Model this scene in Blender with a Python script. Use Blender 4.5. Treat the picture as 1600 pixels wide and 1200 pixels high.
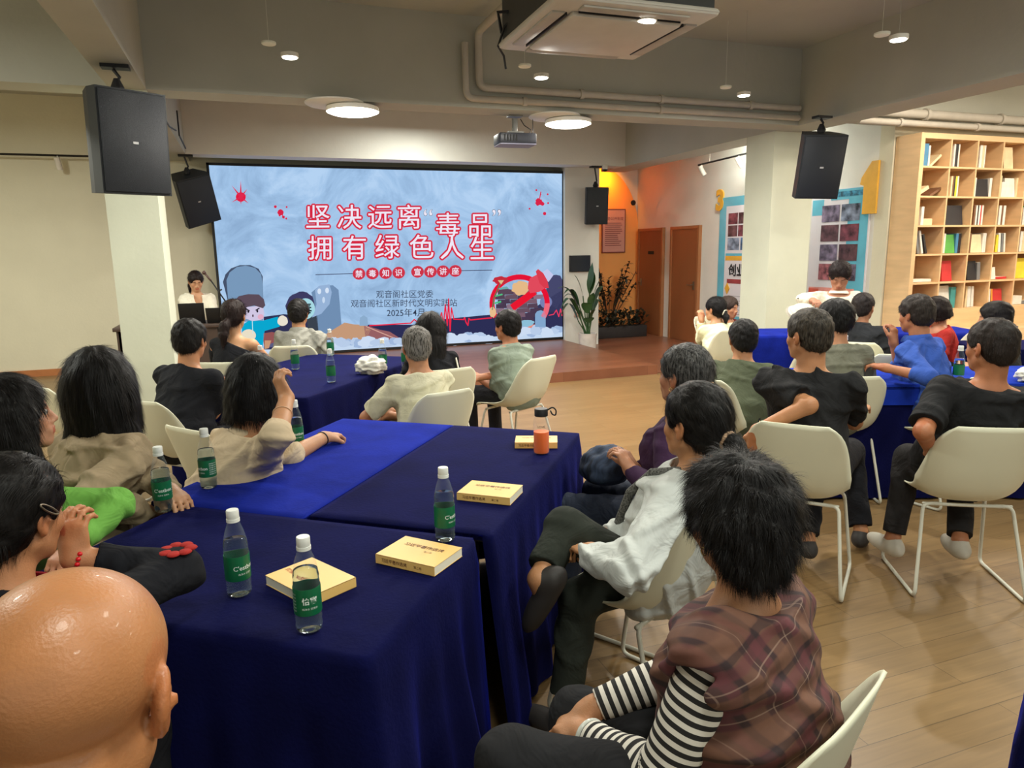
import bpy, bmesh, math, random
import numpy as np
import openvdb as vdb
from mathutils import Vector, Matrix, Euler

# ------------------------------------------------------------------ clean
for o in list(bpy.data.objects):
    bpy.data.objects.remove(o, do_unlink=True)
SC = bpy.context.scene
COL = SC.collection
PI = math.pi

# ------------------------------------------------------------------ camera
F = 1110.0
H = 1.62
YAW, PIT, ROL = math.radians(-20), math.radians(90 - 10.6), math.radians(-0.9)
camd = bpy.data.cameras.new('camera')
camd.sensor_width = 36
camd.lens = 36 * F / 1600
camd.clip_start = 0.05
cam = bpy.data.objects.new('camera', camd)
COL.objects.link(cam)
RM = Matrix.Rotation(YAW, 3, 'Z') @ Matrix.Rotation(PIT, 3, 'X') @ Matrix.Rotation(ROL, 3, 'Z')
cam.matrix_world = Matrix.Translation((0, 0, H)) @ RM.to_4x4()
SC.camera = cam
RN = np.array(RM)
CN = np.array([0, 0, H])

# ------------------------------------------------------------------ world, exposure
SC.view_settings.view_transform = 'Standard'
SC.view_settings.look = 'None'
SC.view_settings.gamma = 1
SC.view_settings.use_curve_mapping = False
SC.view_settings.exposure = 0.0
w = bpy.data.worlds.new('world')
SC.world = w
w.use_nodes = True
w.node_tree.nodes['Background'].inputs[0].default_value = (0.97, 1.0, 0.93, 1)
w.node_tree.nodes['Background'].inputs[1].default_value = 0.62


def area_light(name, loc, size, power, color, rot=(0, 0, 0), shape='DISK', sy=None, spread=None):
    l = bpy.data.lights.new(name, 'AREA')
    l.shape = shape
    l.size = size
    if sy:
        l.size_y = sy
    l.energy = power
    l.color = color
    if spread:
        l.spread = spread
    o = bpy.data.objects.new(name, l)
    o.location = loc
    o.rotation_euler = rot
    COL.objects.link(o)
    return o


# added fill lights just under the ceiling around the room, no fixtures modelled
WARM = (1.0, 0.88, 0.72)
NEUT = (0.98, 1.0, 0.90)
for i, (x, y, p, c) in enumerate([(0.4, 0.3, 40, NEUT), (2.3, 1.6, 44, NEUT), (4.4, 1.8, 44, NEUT), (2.2, -1.5, 50, NEUT),
                                  (-3.0, 8.0, 130, NEUT), (-2.6, 4.2, 90, NEUT), (6.9, 5.2, 50, WARM), (8.6, 4.2, 120, WARM),
                                  (6.6, 8.6, 60, NEUT), (2.3, 9.6, 60, NEUT)]):
    area_light('ceiling_fill_light', (x, y, 3.4), 0.5, p, c)
area_light('arch_lamp_light', (5.9, 12.2, 2.75), 0.15, 5, (1.0, 0.16, 0.05), (math.radians(75), 0, 0), spread=math.radians(120))


for x, y, z, p in [(9.6, 3.6, 2.7, 60), (7.0, 3.4, 3.0, 26), (-3.6, 5.0, 2.8, 14)]:  # unseen point lights added to brighten the side bays
    l = bpy.data.lights.new('bay_fill_light', 'POINT')
    l.energy = p
    l.color = WARM
    l.shadow_soft_size = 0.2
    o = bpy.data.objects.new('bay_fill_light', l)
    o.location = (x, y, z)
    COL.objects.link(o)


# ------------------------------------------------------------------ pixel -> place helpers (the photograph as 1600 x 1200)
def ray(x, y):
    return RN @ np.array([(x - 800) / F, -(y - 600) / F, -1.0])


def onz(x, y, z):
    d = ray(x, y)
    return CN + d * ((z - H) / d[2])


def dep(x, y, t):
    return CN + ray(x, y) * t


def ony(x, y, Y):
    d = ray(x, y)
    return CN + d * (Y / d[1])


def onx(x, y, X):
    d = ray(x, y)
    return CN + d * (X / d[0])


# ------------------------------------------------------------------ materials
def lin(c):
    return tuple(((v / 255) / 12.92 if v / 255 <= 0.04045 else ((v / 255 + 0.055) / 1.055) ** 2.4) for v in c) + (1,)


MATS = {}


def mat(name, col, rough=0.6, metal=0.0, noise=0.12, nscale=8.0, bump=0.0, bscale=60.0, sheen=0.0, emit=0.0, trans=0.0, ior=1.45,
        sss=0.0, coat=0.0, stretch=None, emcol=None, shtint=None):
    if name in MATS:
        return MATS[name]
    m = bpy.data.materials.new(name)
    m.use_nodes = True
    nt = m.node_tree
    N, L = nt.nodes, nt.links
    b = N['Principled BSDF']
    c = lin(col)
    b.inputs['Base Color'].default_value = c
    b.inputs['Roughness'].default_value = rough
    b.inputs['Metallic'].default_value = metal
    b.inputs['IOR'].default_value = ior
    if trans:
        b.inputs['Transmission Weight'].default_value = trans
    if sss:
        b.inputs['Subsurface Weight'].default_value = sss
        b.inputs['Subsurface Radius'].default_value = (0.02, 0.008, 0.004)
        b.inputs['Subsurface Scale'].default_value = 0.6
    if sheen:
        b.inputs['Sheen Weight'].default_value = sheen
        b.inputs['Sheen Roughness'].default_value = 0.35
        b.inputs['Sheen Tint'].default_value = shtint or c
    if coat:
        b.inputs['Coat Weight'].default_value = coat
    tc = N.new('ShaderNodeTexCoord')
    mp = N.new('ShaderNodeMapping')
    L.new(tc.outputs['Object'], mp.inputs[0])
    if stretch:
        mp.inputs['Scale'].default_value = stretch
    if noise:
        nz = N.new('ShaderNodeTexNoise')
        nz.inputs['Scale'].default_value = nscale
        nz.inputs['Detail'].default_value = 5
        L.new(mp.outputs[0], nz.inputs[0])
        mr = N.new('ShaderNodeMapRange')
        mr.inputs['From Min'].default_value = 0.3
        mr.inputs['From Max'].default_value = 0.7
        mr.inputs['To Min'].default_value = 1 - noise
        mr.inputs['To Max'].default_value = 1 + noise
        L.new(nz.outputs[0], mr.inputs[0])
        hs = N.new('ShaderNodeHueSaturation')
        hs.inputs['Color'].default_value = c
        L.new(mr.outputs[0], hs.inputs['Value'])
        L.new(hs.outputs[0], b.inputs['Base Color'])
        if emit:
            L.new(hs.outputs[0], b.inputs['Emission Color'])
    if emit:
        b.inputs['Emission Strength'].default_value = emit
        if not noise:
            b.inputs['Emission Color'].default_value = lin(emcol) if emcol else c
    if bump:
        n2 = N.new('ShaderNodeTexNoise')
        n2.inputs['Scale'].default_value = bscale
        n2.inputs['Detail'].default_value = 4
        L.new(mp.outputs[0], n2.inputs[0])
        bp = N.new('ShaderNodeBump')
        bp.inputs['Strength'].default_value = bump
        bp.inputs['Distance'].default_value = 0.01
        L.new(n2.outputs[0], bp.inputs['Height'])
        L.new(bp.outputs[0], b.inputs['Normal'])
    MATS[name] = m
    return m


def emis(name, col, s):
    if name in MATS:
        return MATS[name]
    m = bpy.data.materials.new(name)
    m.use_nodes = True
    nt = m.node_tree
    nt.nodes.clear()
    e = nt.nodes.new('ShaderNodeEmission')
    o = nt.nodes.new('ShaderNodeOutputMaterial')
    e.inputs[0].default_value = lin(col)
    e.inputs[1].default_value = s
    nt.links.new(e.outputs[0], o.inputs[0])
    MATS[name] = m
    return m


# ------------------------------------------------------------------ object helpers
def tag(o, label=None, cat=None, group=None, kind=None):
    if label:
        o['label'] = label
    if cat:
        o['category'] = cat
    if group:
        o['group'] = group
    if kind:
        o['kind'] = kind
    return o


def empty(name, loc, rz=0, label=None, cat=None, group=None):
    o = bpy.data.objects.new(name, None)
    o.empty_display_size = 0.1
    o.location = loc
    o.rotation_euler = (0, 0, rz)
    COL.objects.link(o)
    return tag(o, label, cat, group)


def copy_tree(o, parent=None):
    c = o.copy()
    COL.objects.link(c)
    if parent:
        c.parent = parent
    for ch in [x for x in list(COL.objects) if x.parent == o]:
        copy_tree(ch, c)
    return c


WROOT = {}      # roots whose parts are modelled in world coordinates


def world_root(o):
    M = Matrix.Translation(o.location) @ o.rotation_euler.to_matrix().to_4x4()
    WROOT[o.name] = np.array(M.inverted())
    return o


def mesh_obj(name, V, Fc, m, parent=None, smooth=True, fm=None, auto=None):
    me = bpy.data.meshes.new(name)
    V = np.asarray(V, dtype=np.float64)
    M = WROOT.get(parent.name) if parent is not None else None
    if M is not None:
        V = V @ M[:3, :3].T + M[:3, 3]
    me.from_pydata([tuple(v) for v in V], [], [tuple(int(i) for i in f) for f in Fc])
    ms = m if isinstance(m, (list, tuple)) else [m]
    for x in ms:
        me.materials.append(x)
    if fm is not None:
        me.polygons.foreach_set('material_index', np.asarray(fm, dtype=np.int32))
    if smooth:
        me.polygons.foreach_set('use_smooth', [True] * len(me.polygons))
    me.update()
    o = bpy.data.objects.new(name, me)
    COL.objects.link(o)
    if parent is not None:
        o.parent = parent
    if M is not None:
        WROOT[o.name] = M
    if auto is not None:
        sharp(o, auto)
    return o


def sharp(o, ang=35):
    bm = bmesh.new()
    bm.from_mesh(o.data)
    a = math.radians(ang)
    for f in bm.faces:
        f.smooth = True
    for e in bm.edges:
        e.smooth = not (len(e.link_faces) == 2 and e.calc_face_angle(0) > a)
    bm.to_mesh(o.data)
    bm.free()


def T(loc=(0, 0, 0), rz=0, rx=0, ry=0, s=(1, 1, 1)):
    return Matrix.Translation(loc) @ Euler((rx, ry, rz)).to_matrix().to_4x4() @ Matrix.Diagonal((*s, 1))


class MB:
    def __init__(s):
        s.V, s.F, s.M = [], [], []
        s.mi = 0

    def add(s, V, Fc, M=None):
        o = len(s.V)
        for v in V:
            s.V.append(tuple(M @ Vector(v)) if M is not None else tuple(v))
        for f in Fc:
            s.F.append(tuple(i + o for i in f))
            s.M.append(s.mi)
        return s

    def box(s, a, b, M=None, bev=0.0):
        bm = bmesh.new()
        bmesh.ops.create_cube(bm, size=1)
        for v in bm.verts:
            v.co = Vector((a[i] + (b[i] - a[i]) * (v.co[i] + 0.5) for i in range(3)))
        if bev:
            bmesh.ops.bevel(bm, geom=bm.edges[:], offset=bev, segments=2, profile=0.5, affect='EDGES')
        bm.verts.index_update()
        s.add([v.co[:] for v in bm.verts], [[v.index for v in f.verts] for f in bm.faces], M)
        bm.free()
        return s

    def tube(s, pts, r, n=8, M=None, closed=False, rs=None):
        P = [Vector(p) for p in pts]
        k = len(P)
        V, Fc = [], []
        up = None
        for i in range(k):
            if closed:
                t = (P[(i + 1) % k] - P[i - 1]).normalized()
            else:
                t = (P[min(i + 1, k - 1)] - P[max(i - 1, 0)]).normalized()
            if up is None:
                up = Vector((0, 0, 1)) if abs(t.z) < 0.9 else Vector((1, 0, 0))
            a = t.cross(up)
            if a.length < 1e-4:
                a = t.cross(Vector((1, 0, 0)))
            a.normalize()
            b = a.cross(t).normalized()
            up = b
            rr = rs[i] if rs else r
            for j in range(n):
                q = 2 * PI * j / n
                V.append(P[i] + (a * math.cos(q) + b * math.sin(q)) * rr)
        for i in range(k if closed else k - 1):
            for j in range(n):
                i2 = (i + 1) % k
                Fc.append((i * n + j, i * n + (j + 1) % n, i2 * n + (j + 1) % n, i2 * n + j))
        if not closed:
            Fc.append(tuple(range(n))[::-1])
            Fc.append(tuple((k - 1) * n + j for j in range(n)))
        return s.add(V, Fc, M)

    def lathe(s, prof, n=24, M=None, cap=True):
        V, Fc = [], []
        for r, z in prof:
            for j in range(n):
                q = 2 * PI * j / n
                V.append((r * math.cos(q), r * math.sin(q), z))
        for i in range(len(prof) - 1):
            for j in range(n):
                Fc.append((i * n + j, i * n + (j + 1) % n, (i + 1) * n + (j + 1) % n, (i + 1) * n + j))
        if cap:
            Fc.append(tuple(range(n))[::-1])
            Fc.append(tuple((len(prof) - 1) * n + j for j in range(n)))
        return s.add(V, Fc, M)

    def poly(s, pts, h, M=None):
        """prism from xy outline, extruded 0..h in z"""
        n = len(pts)
        V = [(x, y, 0) for x, y in pts] + [(x, y, h) for x, y in pts]
        Fc = [tuple(range(n))[::-1], tuple(range(n, 2 * n))] + [(i, (i + 1) % n, n + (i + 1) % n, n + i) for i in range(n)]
        return s.add(V, Fc, M)

    def build(s, name, m, parent=None, smooth=False, auto=None):
        o = mesh_obj(name, s.V, s.F, m, parent, smooth=smooth or auto is not None, fm=s.M if isinstance(m, (list, tuple)) else None)
        if auto is not None:
            sharp(o, auto)
        return o


def rounded_path(pts, r=0.03, n=5):
    P = [Vector(p) for p in pts]
    out = [P[0]]
    for i in range(1, len(P) - 1):
        a = (P[i - 1] - P[i])
        b = (P[i + 1] - P[i])
        ra = min(r, a.length * 0.45, b.length * 0.45)
        A = P[i] + a.normalized() * ra
        B = P[i] + b.normalized() * ra
        for k in range(n + 1):
            t = k / n
            out.append(A * (1 - t) ** 2 + P[i] * 2 * t * (1 - t) + B * t * t)
    out.append(P[-1])
    return out


# text -> triangles in a unit em box, centred
_TX = {}


def text_mesh(s, offset=0.0, res=3):
    key = (s, offset)
    if key in _TX:
        return _TX[key]
    cu = bpy.data.curves.new('t', 'FONT')
    cu.body = s
    cu.size = 1
    cu.align_x = 'CENTER'
    cu.align_y = 'CENTER'
    cu.offset = offset
    cu.resolution_u = res
    o = bpy.data.objects.new('t', cu)
    COL.objects.link(o)
    bpy.context.view_layer.update()
    dg = bpy.context.evaluated_depsgraph_get()
    me = bpy.data.meshes.new_from_object(o.evaluated_get(dg))
    V = np.array([v.co[:] for v in me.vertices]) if len(me.vertices) else np.zeros((0, 3))
    Fc = [tuple(p.vertices) for p in me.polygons]
    bpy.data.objects.remove(o, do_unlink=True)
    bpy.data.curves.remove(cu)
    bpy.data.meshes.remove(me)
    if len(V):
        c = (V.max(0) + V.min(0)) / 2
        V = V - c
    _TX[key] = (V, Fc)
    return _TX[key]
# ================================================================== ROOM
ZB = 2.95      # underside of the beams
ZC = 3.75      # ceiling
plaster = mat('plaster_white', (218, 216, 208), 0.85, noise=0.03, nscale=3, bump=0.15, bscale=30)
plaster_warm = mat('plaster_cream', (214, 208, 184), 0.85, noise=0.03, nscale=2, bump=0.15, bscale=30)
plaster_green = mat('plaster_pale_green', (212, 216, 196), 0.85, noise=0.04, nscale=2.5, bump=0.1, bscale=30)
ceil_m = mat('ceiling_paint', (180, 180, 168), 0.9, noise=0.05, nscale=1.5, bump=0.25, bscale=14)


def wood_floor(name, c1, c2, rough, scale=1.0):
    m = bpy.data.materials.new(name)
    m.use_nodes = True
    N, L = m.node_tree.nodes, m.node_tree.links
    b = N['Principled BSDF']
    tc = N.new('ShaderNodeTexCoord')
    br = N.new('ShaderNodeTexBrick')
    br.inputs['Scale'].default_value = 1
    br.inputs['Brick Width'].default_value = 1.2
    br.inputs['Row Height'].default_value = 0.13
    br.inputs['Mortar Size'].default_value = 0.0015
    br.inputs['Color1'].default_value = lin(c1)
    br.inputs['Color2'].default_value = lin(c2)
    br.inputs['Mortar'].default_value = lin(tuple(v * 0.72 for v in c2))
    L.new(tc.outputs['Object'], br.inputs[0])
    mp = N.new('ShaderNodeMapping')
    mp.inputs['Scale'].default_value = (1.5, 22, 1)
    L.new(tc.outputs['Object'], mp.inputs[0])
    nz = N.new('ShaderNodeTexNoise')
    nz.inputs['Scale'].default_value = 2.0 * scale
    nz.inputs['Detail'].default_value = 6
    nz.inputs['Distortion'].default_value = 0.6
    L.new(mp.outputs[0], nz.inputs[0])
    mr = N.new('ShaderNodeMapRange')
    mr.inputs['From Min'].default_value = 0.3
    mr.inputs['From Max'].default_value = 0.7
    mr.inputs['To Min'].default_value = 0.86
    mr.inputs['To Max'].default_value = 1.1
    L.new(nz.outputs[0], mr.inputs[0])
    hs = N.new('ShaderNodeHueSaturation')
    L.new(br.outputs[0], hs.inputs['Color'])
    L.new(mr.outputs[0], hs.inputs['Value'])
    L.new(hs.outputs[0], b.inputs['Base Color'])
    b.inputs['Roughness'].default_value = rough
    return m


floor_m = wood_floor('floor_wood', (138, 111, 74), (129, 102, 66), 0.36)
stage_m = wood_floor('stage_wood', (136, 88, 64), (124, 78, 56), 0.32)


def struct(name, boxes, m, bev=0.0, label=None):
    mb = MB()
    for a, b in boxes:
        mb.box(a, b, bev=bev)
    o = mb.build(name, m)
    tag(o, label, kind='structure')
    return o


struct('floor', [((-5.2, -3.2, -0.1), (11.2, 13.0, 0))], floor_m)
struct('ceiling', [((-5.2, -3.2, ZC), (11.2, 13.0, ZC + 0.1))], ceil_m)
struct('wall_back', [((-5.2, 11.5, 0), (5.62, 11.7, ZC))], plaster_warm)
# return of the back wall on the right of the screen and the alcove behind it
struct('wall_alcove_left', [((5.42, 11.02, 0), (5.62, 12.5, ZC))], plaster)
struct('wall_screen_side', [((4.99, 11.02, 0), (5.42, 11.5, ZC))], plaster)
struct('wall_alcove_back', [((5.42, 12.5, 0), (7.3, 12.7, ZC))], plaster)
struct('wall_doors', [((7.2, 6.8, 0), (7.4, 12.5, ZC))], plaster)
struct('wall_shelf', [((7.2, 6.6, 0), (11.2, 6.8, ZC))], plaster_warm)
struct('wall_left', [((-5.3, -3.2, 0), (-5.1, 11.7, ZC))], plaster_warm)
struct('wall_right', [((11.1, -3.2, 0), (11.3, 6.8, ZC))], plaster_warm)
# frame of concrete beams and columns
struct('trim_1', [((-0.93, -3.2, ZB), (-0.66, 11.5, ZC))], ceil_m, label='plastered ceiling beam above the left speaker')
struct('trim_2', [((5.9, -3.2, ZB), (6.35, 11.5, ZC))], ceil_m, label='plastered ceiling beam above the right speaker')
struct('trim_3', [((-5.1, 6.95, ZB), (11.1, 7.35, ZC))][:0] + [((-5.1, 6.72, ZB), (-0.93, 7.05, ZC)), ((-0.66, 6.72, ZB), (5.9, 7.05, ZC))], ceil_m,
       label='plastered cross beam carrying the two round lamps')
struct('trim_4', [((-0.66, 10.65, 2.95), (5.9, 11.02, ZC))], plaster, label='white beam above the big screen')
struct('trim_5', [((6.35, 6.45, 2.98), (11.1, 6.62, ZC))], ceil_m, label='beam above the book shelf')
struct('column_left', [((-1.05, 6.75, 0), (-0.66, 7.3, ZB))], plaster_green)
struct('column_right', [((5.9, 7.1, 0), (6.5, 7.6, ZB))], plaster_green)
struct('baseboard_left', [((-5.1, 11.46, 0), (-0.95, 11.5, 0.09))], mat('baseboard_wood', (176, 112, 66), 0.5, noise=0.1))
# stage
mb = MB()
mb.box((-1.04, 8.0, 0.0), (4.95, 11.45, 0.12))
tag(mb.build('stage_platform', stage_m), 'low brown wooden stage platform in front of the big screen', 'stage')
mb = MB()
mb.box((4.95, 8.05, 0.0), (7.2, 12.5, 0.006))
tag(mb.build('floor_alcove', stage_m), kind='structure')
# ceiling pipes
pm = mat('pipe_white', (190, 184, 172), 0.6, noise=0.05)


def pipe(label, pts, r=0.03, clamps=()):
    mb = MB().tube(rounded_path(pts, 0.08), r, 10)
    for c in clamps:
        mb.tube([(c[0] - 0.02, c[1], c[2]), (c[0] + 0.02, c[1], c[2])], r * 1.35, 10)
    o = mb.build('ceiling_pipe', pm, smooth=False, auto=40)
    tag(o, label, 'pipe')


pipe('painted conduit pipe running along the cross beam behind the air conditioner', [(2.15, 1.0, 3.6), (2.15, 6.67, 3.6), (2.15, 6.67, 3.12), (5.86, 6.67, 3.12)], 0.035,
     [(3.2, 6.67, 3.12), (4.1, 6.67, 3.12), (5.2, 6.67, 3.12)])
pipe('painted pipe dropping down the cross beam left of the projector', [(2.02, 6.67, 3.5), (2.02, 6.67, 3.02), (5.86, 6.67, 3.02)], 0.03,
     [(2.6, 6.67, 3.02), (4.1, 6.67, 3.02)])
pipe('thick painted pipe above the top of the book shelf', [(6.4, 6.38, 3.08), (11.0, 6.38, 3.08)], 0.05, [(7.4, 6.38, 3.08), (8.6, 6.38, 3.08)])
pipe('thin painted pipe just over the book shelf top', [(6.4, 6.36, 2.97), (11.0, 6.36, 2.97)], 0.035, [(7.0, 6.36, 2.97), (8.2, 6.36, 2.97)])
blackm = mat('black_plastic', (22, 22, 24), 0.5, noise=0.08)
mb = MB().tube([(-0.64, 7.05, 2.93), (-0.63, 8.2, 2.9), (-0.62, 8.9, 2.97)], 0.008, 6)
tag(mb.build('cable', blackm), 'thin dark cable along the beam behind the left column', 'cable')
mb = MB().tube([(-0.62, 9.3, 3.25), (-0.62, 9.3, 2.98), (-0.61, 10.0, 2.93)], 0.009, 6)
tag(mb.build('cable', blackm), 'dark hooked cable hanging on the beam above the small left speaker', 'cable')

# ---------------- doors
dm = mat('door_wood', (140, 86, 52), 0.45, noise=0.1, nscale=2, stretch=(1, 1, 0.15))
dfr = mat('door_frame_wood', (156, 102, 64), 0.5, noise=0.08)
metal = mat('brushed_metal', (150, 140, 125), 0.35, metal=0.9, noise=0.05)
for i, (y0, y1) in enumerate([(11.47, 12.36), (10.34, 11.22)]):
    d = empty('door_%d' % (i + 1), (7.19, (y0 + y1) / 2, 0))
    tag(d, kind='structure')
    world_root(d)
    MB().box((7.155, y0 + 0.05, 0.01), (7.2, y1 - 0.05, 1.95)).build('door_leaf', dm, d)
    MB().box((7.14, y0, 0), (7.21, y0 + 0.05, 2.0)).box((7.14, y1 - 0.05, 0), (7.21, y1, 2.0)).box((7.141, y0 + 0.05, 1.95), (7.2, y1 - 0.05, 1.999)).build('door_frame', dfr, d)
    ys = y1 - 0.13 if i == 0 else y0 + 0.13
    sg = -1 if i == 0 else 1
    MB().box((7.14, ys - 0.02, 0.92), (7.155, ys + 0.02, 1.06)).tube([(7.15, ys, 1.0), (7.09, ys, 1.0), (7.09, ys + sg * 0.11, 1.0)], 0.009).build('door_handle', metal, d)
    if i == 0:
        MB().box((7.148, 11.78, 1.52), (7.155, 11.98, 1.58)).build('door_sign', blackm, d)

# ---------------- LED screen
SX0, SX1, SZ0, SZ1, SY = -0.40, 4.98, 0.16, 2.86, 11.12
scr = empty('led_screen', (2.3, SY, 0.12), 0, 'huge lit presentation screen with red Chinese title on pale blue', 'screen')
world_root(scr)
fw = 0.035
MB().box((SX0, SY, SZ0 - 0.03), (SX1, SY + 0.3, SZ1)).build('screen_body', blackm, scr)
mb = MB()
mb.box((SX0 - fw, SY - 0.03, SZ0 - fw), (SX0, SY + 0.02, SZ1 + fw)).box((SX1 , SY - 0.03, SZ0 - fw), (SX1 + fw, SY + 0.02, SZ1 + fw))
mb.box((SX0 - fw, SY - 0.03, SZ0 - fw), (SX1 + fw, SY + 0.02, SZ0)).box((SX0 - fw, SY - 0.03, SZ1), (SX1 + fw, SY + 0.02, SZ1 + fw))
mb.build('screen_frame', blackm, scr)
# picture plane: crumpled pale blue paper
m = bpy.data.materials.new('screen_picture')
m.use_nodes = True
N, L = m.node_tree.nodes, m.node_tree.links
N.clear()
tc = N.new('ShaderNodeTexCoord')
n1 = N.new('ShaderNodeTexNoise'); n1.inputs['Scale'].default_value = 1.1; n1.inputs['Detail'].default_value = 9; n1.inputs['Roughness'].default_value = 0.62; n1.inputs['Distortion'].default_value = 1.6
cr = N.new('ShaderNodeValToRGB')
cr.color_ramp.elements[0].position = 0.32; cr.color_ramp.elements[0].color = lin((140, 172, 208))
cr.color_ramp.elements[1].position = 0.62; cr.color_ramp.elements[1].color = lin((180, 210, 242))
e = cr.color_ramp.elements.new(0.5); e.color = lin((162, 196, 232))
em = N.new('ShaderNodeEmission'); em.inputs[1].default_value = 1.0
ou = N.new('ShaderNodeOutputMaterial')
L.new(tc.outputs['Object'], n1.inputs[0]); L.new(n1.outputs[0], cr.inputs[0]); L.new(cr.outputs[0], em.inputs[0]); L.new(em.outputs[0], ou.inputs[0])
mesh_obj('screen_picture', [(SX0, SY - 0.004, SZ0), (SX1, SY - 0.004, SZ0), (SX1, SY - 0.004, SZ1), (SX0, SY - 0.004, SZ1)], [(0, 1, 2, 3)], m, scr, smooth=False)

# homography: pixels of the studied crop -> screen plane
src = np.array([(38, 62), (1538, 110), (1538, 797), (104, 868)], float)
dst = np.array([(SX0, SZ1), (SX1, SZ1), (SX1, SZ0), (SX0, SZ0)], float)
A = []
for (x, y), (u, v) in zip(src, dst):
    A.append([x, y, 1, 0, 0, 0, -u * x, -u * y]); A.append([0, 0, 0, x, y, 1, -v * x, -v * y])
hh = np.append(np.linalg.solve(np.array(A), dst.reshape(-1)), 1).reshape(3, 3)


def smap(P, lay):
    P = np.asarray(P, float)
    q = np.c_[P[:, 0], P[:, 1], np.ones(len(P))] @ hh.T
    q = q[:, :2] / q[:, 2:]
    return np.c_[q[:, 0], np.full(len(q), SY - 0.005 - 0.0012 * lay), q[:, 1]]


class Art:
    def __init__(s):
        s.V, s.F, s.M, s.mats = [], [], [], []

    def put(s, P, Fc, col, lay, st=1.0):
        m = emis('picture_%d_%d_%d' % col, col, st)
        if m not in s.mats:
            s.mats.append(m)
        i = s.mats.index(m)
        o = len(s.V)
        s.V += [tuple(v) for v in smap(P, lay)]
        for f in Fc:
            s.F.append(tuple(k + o for k in f)); s.M.append(i)

    def pg(s, P, col, lay):
        s.put(P, [tuple(range(len(P)))[::-1]], col, lay)

    def el(s, cx, cy, rx, ry, col, lay, n=28, a0=0, a1=360):
        s.pg([(cx + rx * math.cos(math.radians(a0 + (a1 - a0) * k / n)), cy + ry * math.sin(math.radians(a0 + (a1 - a0) * k / n))) for k in range(n + (0 if a1 - a0 >= 360 else 1))], col, lay)

    def line(s, P, wd, col, lay):
        for a, b in zip(P[:-1], P[1:]):
            a, b = np.array(a, float), np.array(b, float)
            d = (b - a) / (np.linalg.norm(b - a) + 1e-9)
            nn = np.array([-d[1], d[0]]) * wd / 2
            a2, b2 = a - d * wd * 0.3, b + d * wd * 0.3
            s.put([a2 + nn, b2 + nn, b2 - nn, a2 - nn], [(0, 1, 2, 3)], col, lay)

    def arc(s, cx, cy, rx, ry, wd, a0, a1, col, lay, n=30):
        A_ = [math.radians(a0 + (a1 - a0) * k / n) for k in range(n + 1)]
        P = [(cx + (rx + wd / 2) * math.cos(a), cy + (ry + wd / 2) * math.sin(a)) for a in A_] + [(cx + (rx - wd / 2) * math.cos(a), cy + (ry - wd / 2) * math.sin(a)) for a in A_]
        s.put(P, [(k, k + 1, n + 2 + k, n + 1 + k) for k in range(n)], col, lay)

    def text(s, t, cx, cy, sz, col, lay, off=0.0, sx=1.0):
        V, Fc = text_mesh(t, off)
        if len(V):
            s.put(np.c_[cx + V[:, 0] * sz * sx, cy - V[:, 1] * sz], Fc, col, lay)

    def blob(s, cx, cy, rx, ry, col, lay, seed=0, amp=0.2, n=26):
        rd = random.Random(seed)
        a = [rd.uniform(-1, 1) for _ in range(4)]
        P = []
        for k in range(n):
            q = 2 * PI * k / n
            f = 1 + amp * (a[0] * math.sin(3 * q + a[1] * 3) + a[2] * math.sin(7 * q + a[3] * 5) + 0.5 * rd.uniform(-1, 1)) * 0.6
            P.append((cx + rx * f * math.cos(q), cy + ry * f * math.sin(q)))
        s.pg(P, col, lay)

    def build(s, name):
        return mesh_obj(name, s.V, s.F, s.mats, scr, smooth=False, fm=s.M)


RED, DRED, WHT = (214, 40, 66), (206, 52, 72), (238, 232, 246)
t1 = [('坚', 498, 280), ('决', 632, 283), ('远', 762, 285), ('离', 885, 285), ('毒', 1050, 320), ('品', 1187, 325),
      ('拥', 505, 412), ('有', 652, 412), ('绿', 792, 410), ('色', 938, 410), ('人', 1068, 415), ('生', 1195, 418)]
a = Art()
for c, x, y in t1:
    for k in range(10):
        q = 2 * PI * k / 10
        a.text(c, x + 7.4 * math.cos(q), y + 7.4 * math.sin(q), 108, RED, 10 + 0.02 * k, 0)
a.build('title_outline')
a = Art()
for c, x, y in t1:
    for dx_, dy_ in ((-.5, 0), (.5, 0), (0, .4), (0, -.4)):
        a.text(c, x + dx_, y + dy_, 108, WHT, 11 + 0.02 * (dx_ + 2 * dy_), 0)
for c, x, y in [('“', 966, 268), ('”', 1258, 272)]:
    a.text(c, x, y, 105, (60, 60, 74), 10, 0.012)
    a.text(c, x, y, 105, WHT, 11, 0)
a.build('title_lettering')
a = Art()
for c, x, y in [('禁', 671, 523), ('毒', 728, 522), ('知', 784, 521), ('识', 840, 520), ('宣', 920, 517), ('传', 975, 517), ('讲', 1029, 516), ('座', 1081, 515)]:
    a.el(x, y, 27, 25, DRED, 8)
    a.text(c, x, y, 32, WHT, 9, 0.015)
a.line([(487, 525), (643, 522)], 3, (60, 60, 90), 8)
a.line([(1108, 514), (1238, 513)], 3, (60, 60, 90), 8)
a.build('subtitle_badges')
a = Art()
a.text('观音阁社区党委', 865, 610, 35, (52, 60, 84), 9, 0.0)
a.text('观音阁社区新时代文明实践站', 862, 648, 35, (52, 60, 84), 9, 0.0)
a.text('2025年4月', 868, 688, 37, (46, 54, 76), 9, 0.002)
a.build('organizer_lettering')
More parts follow.
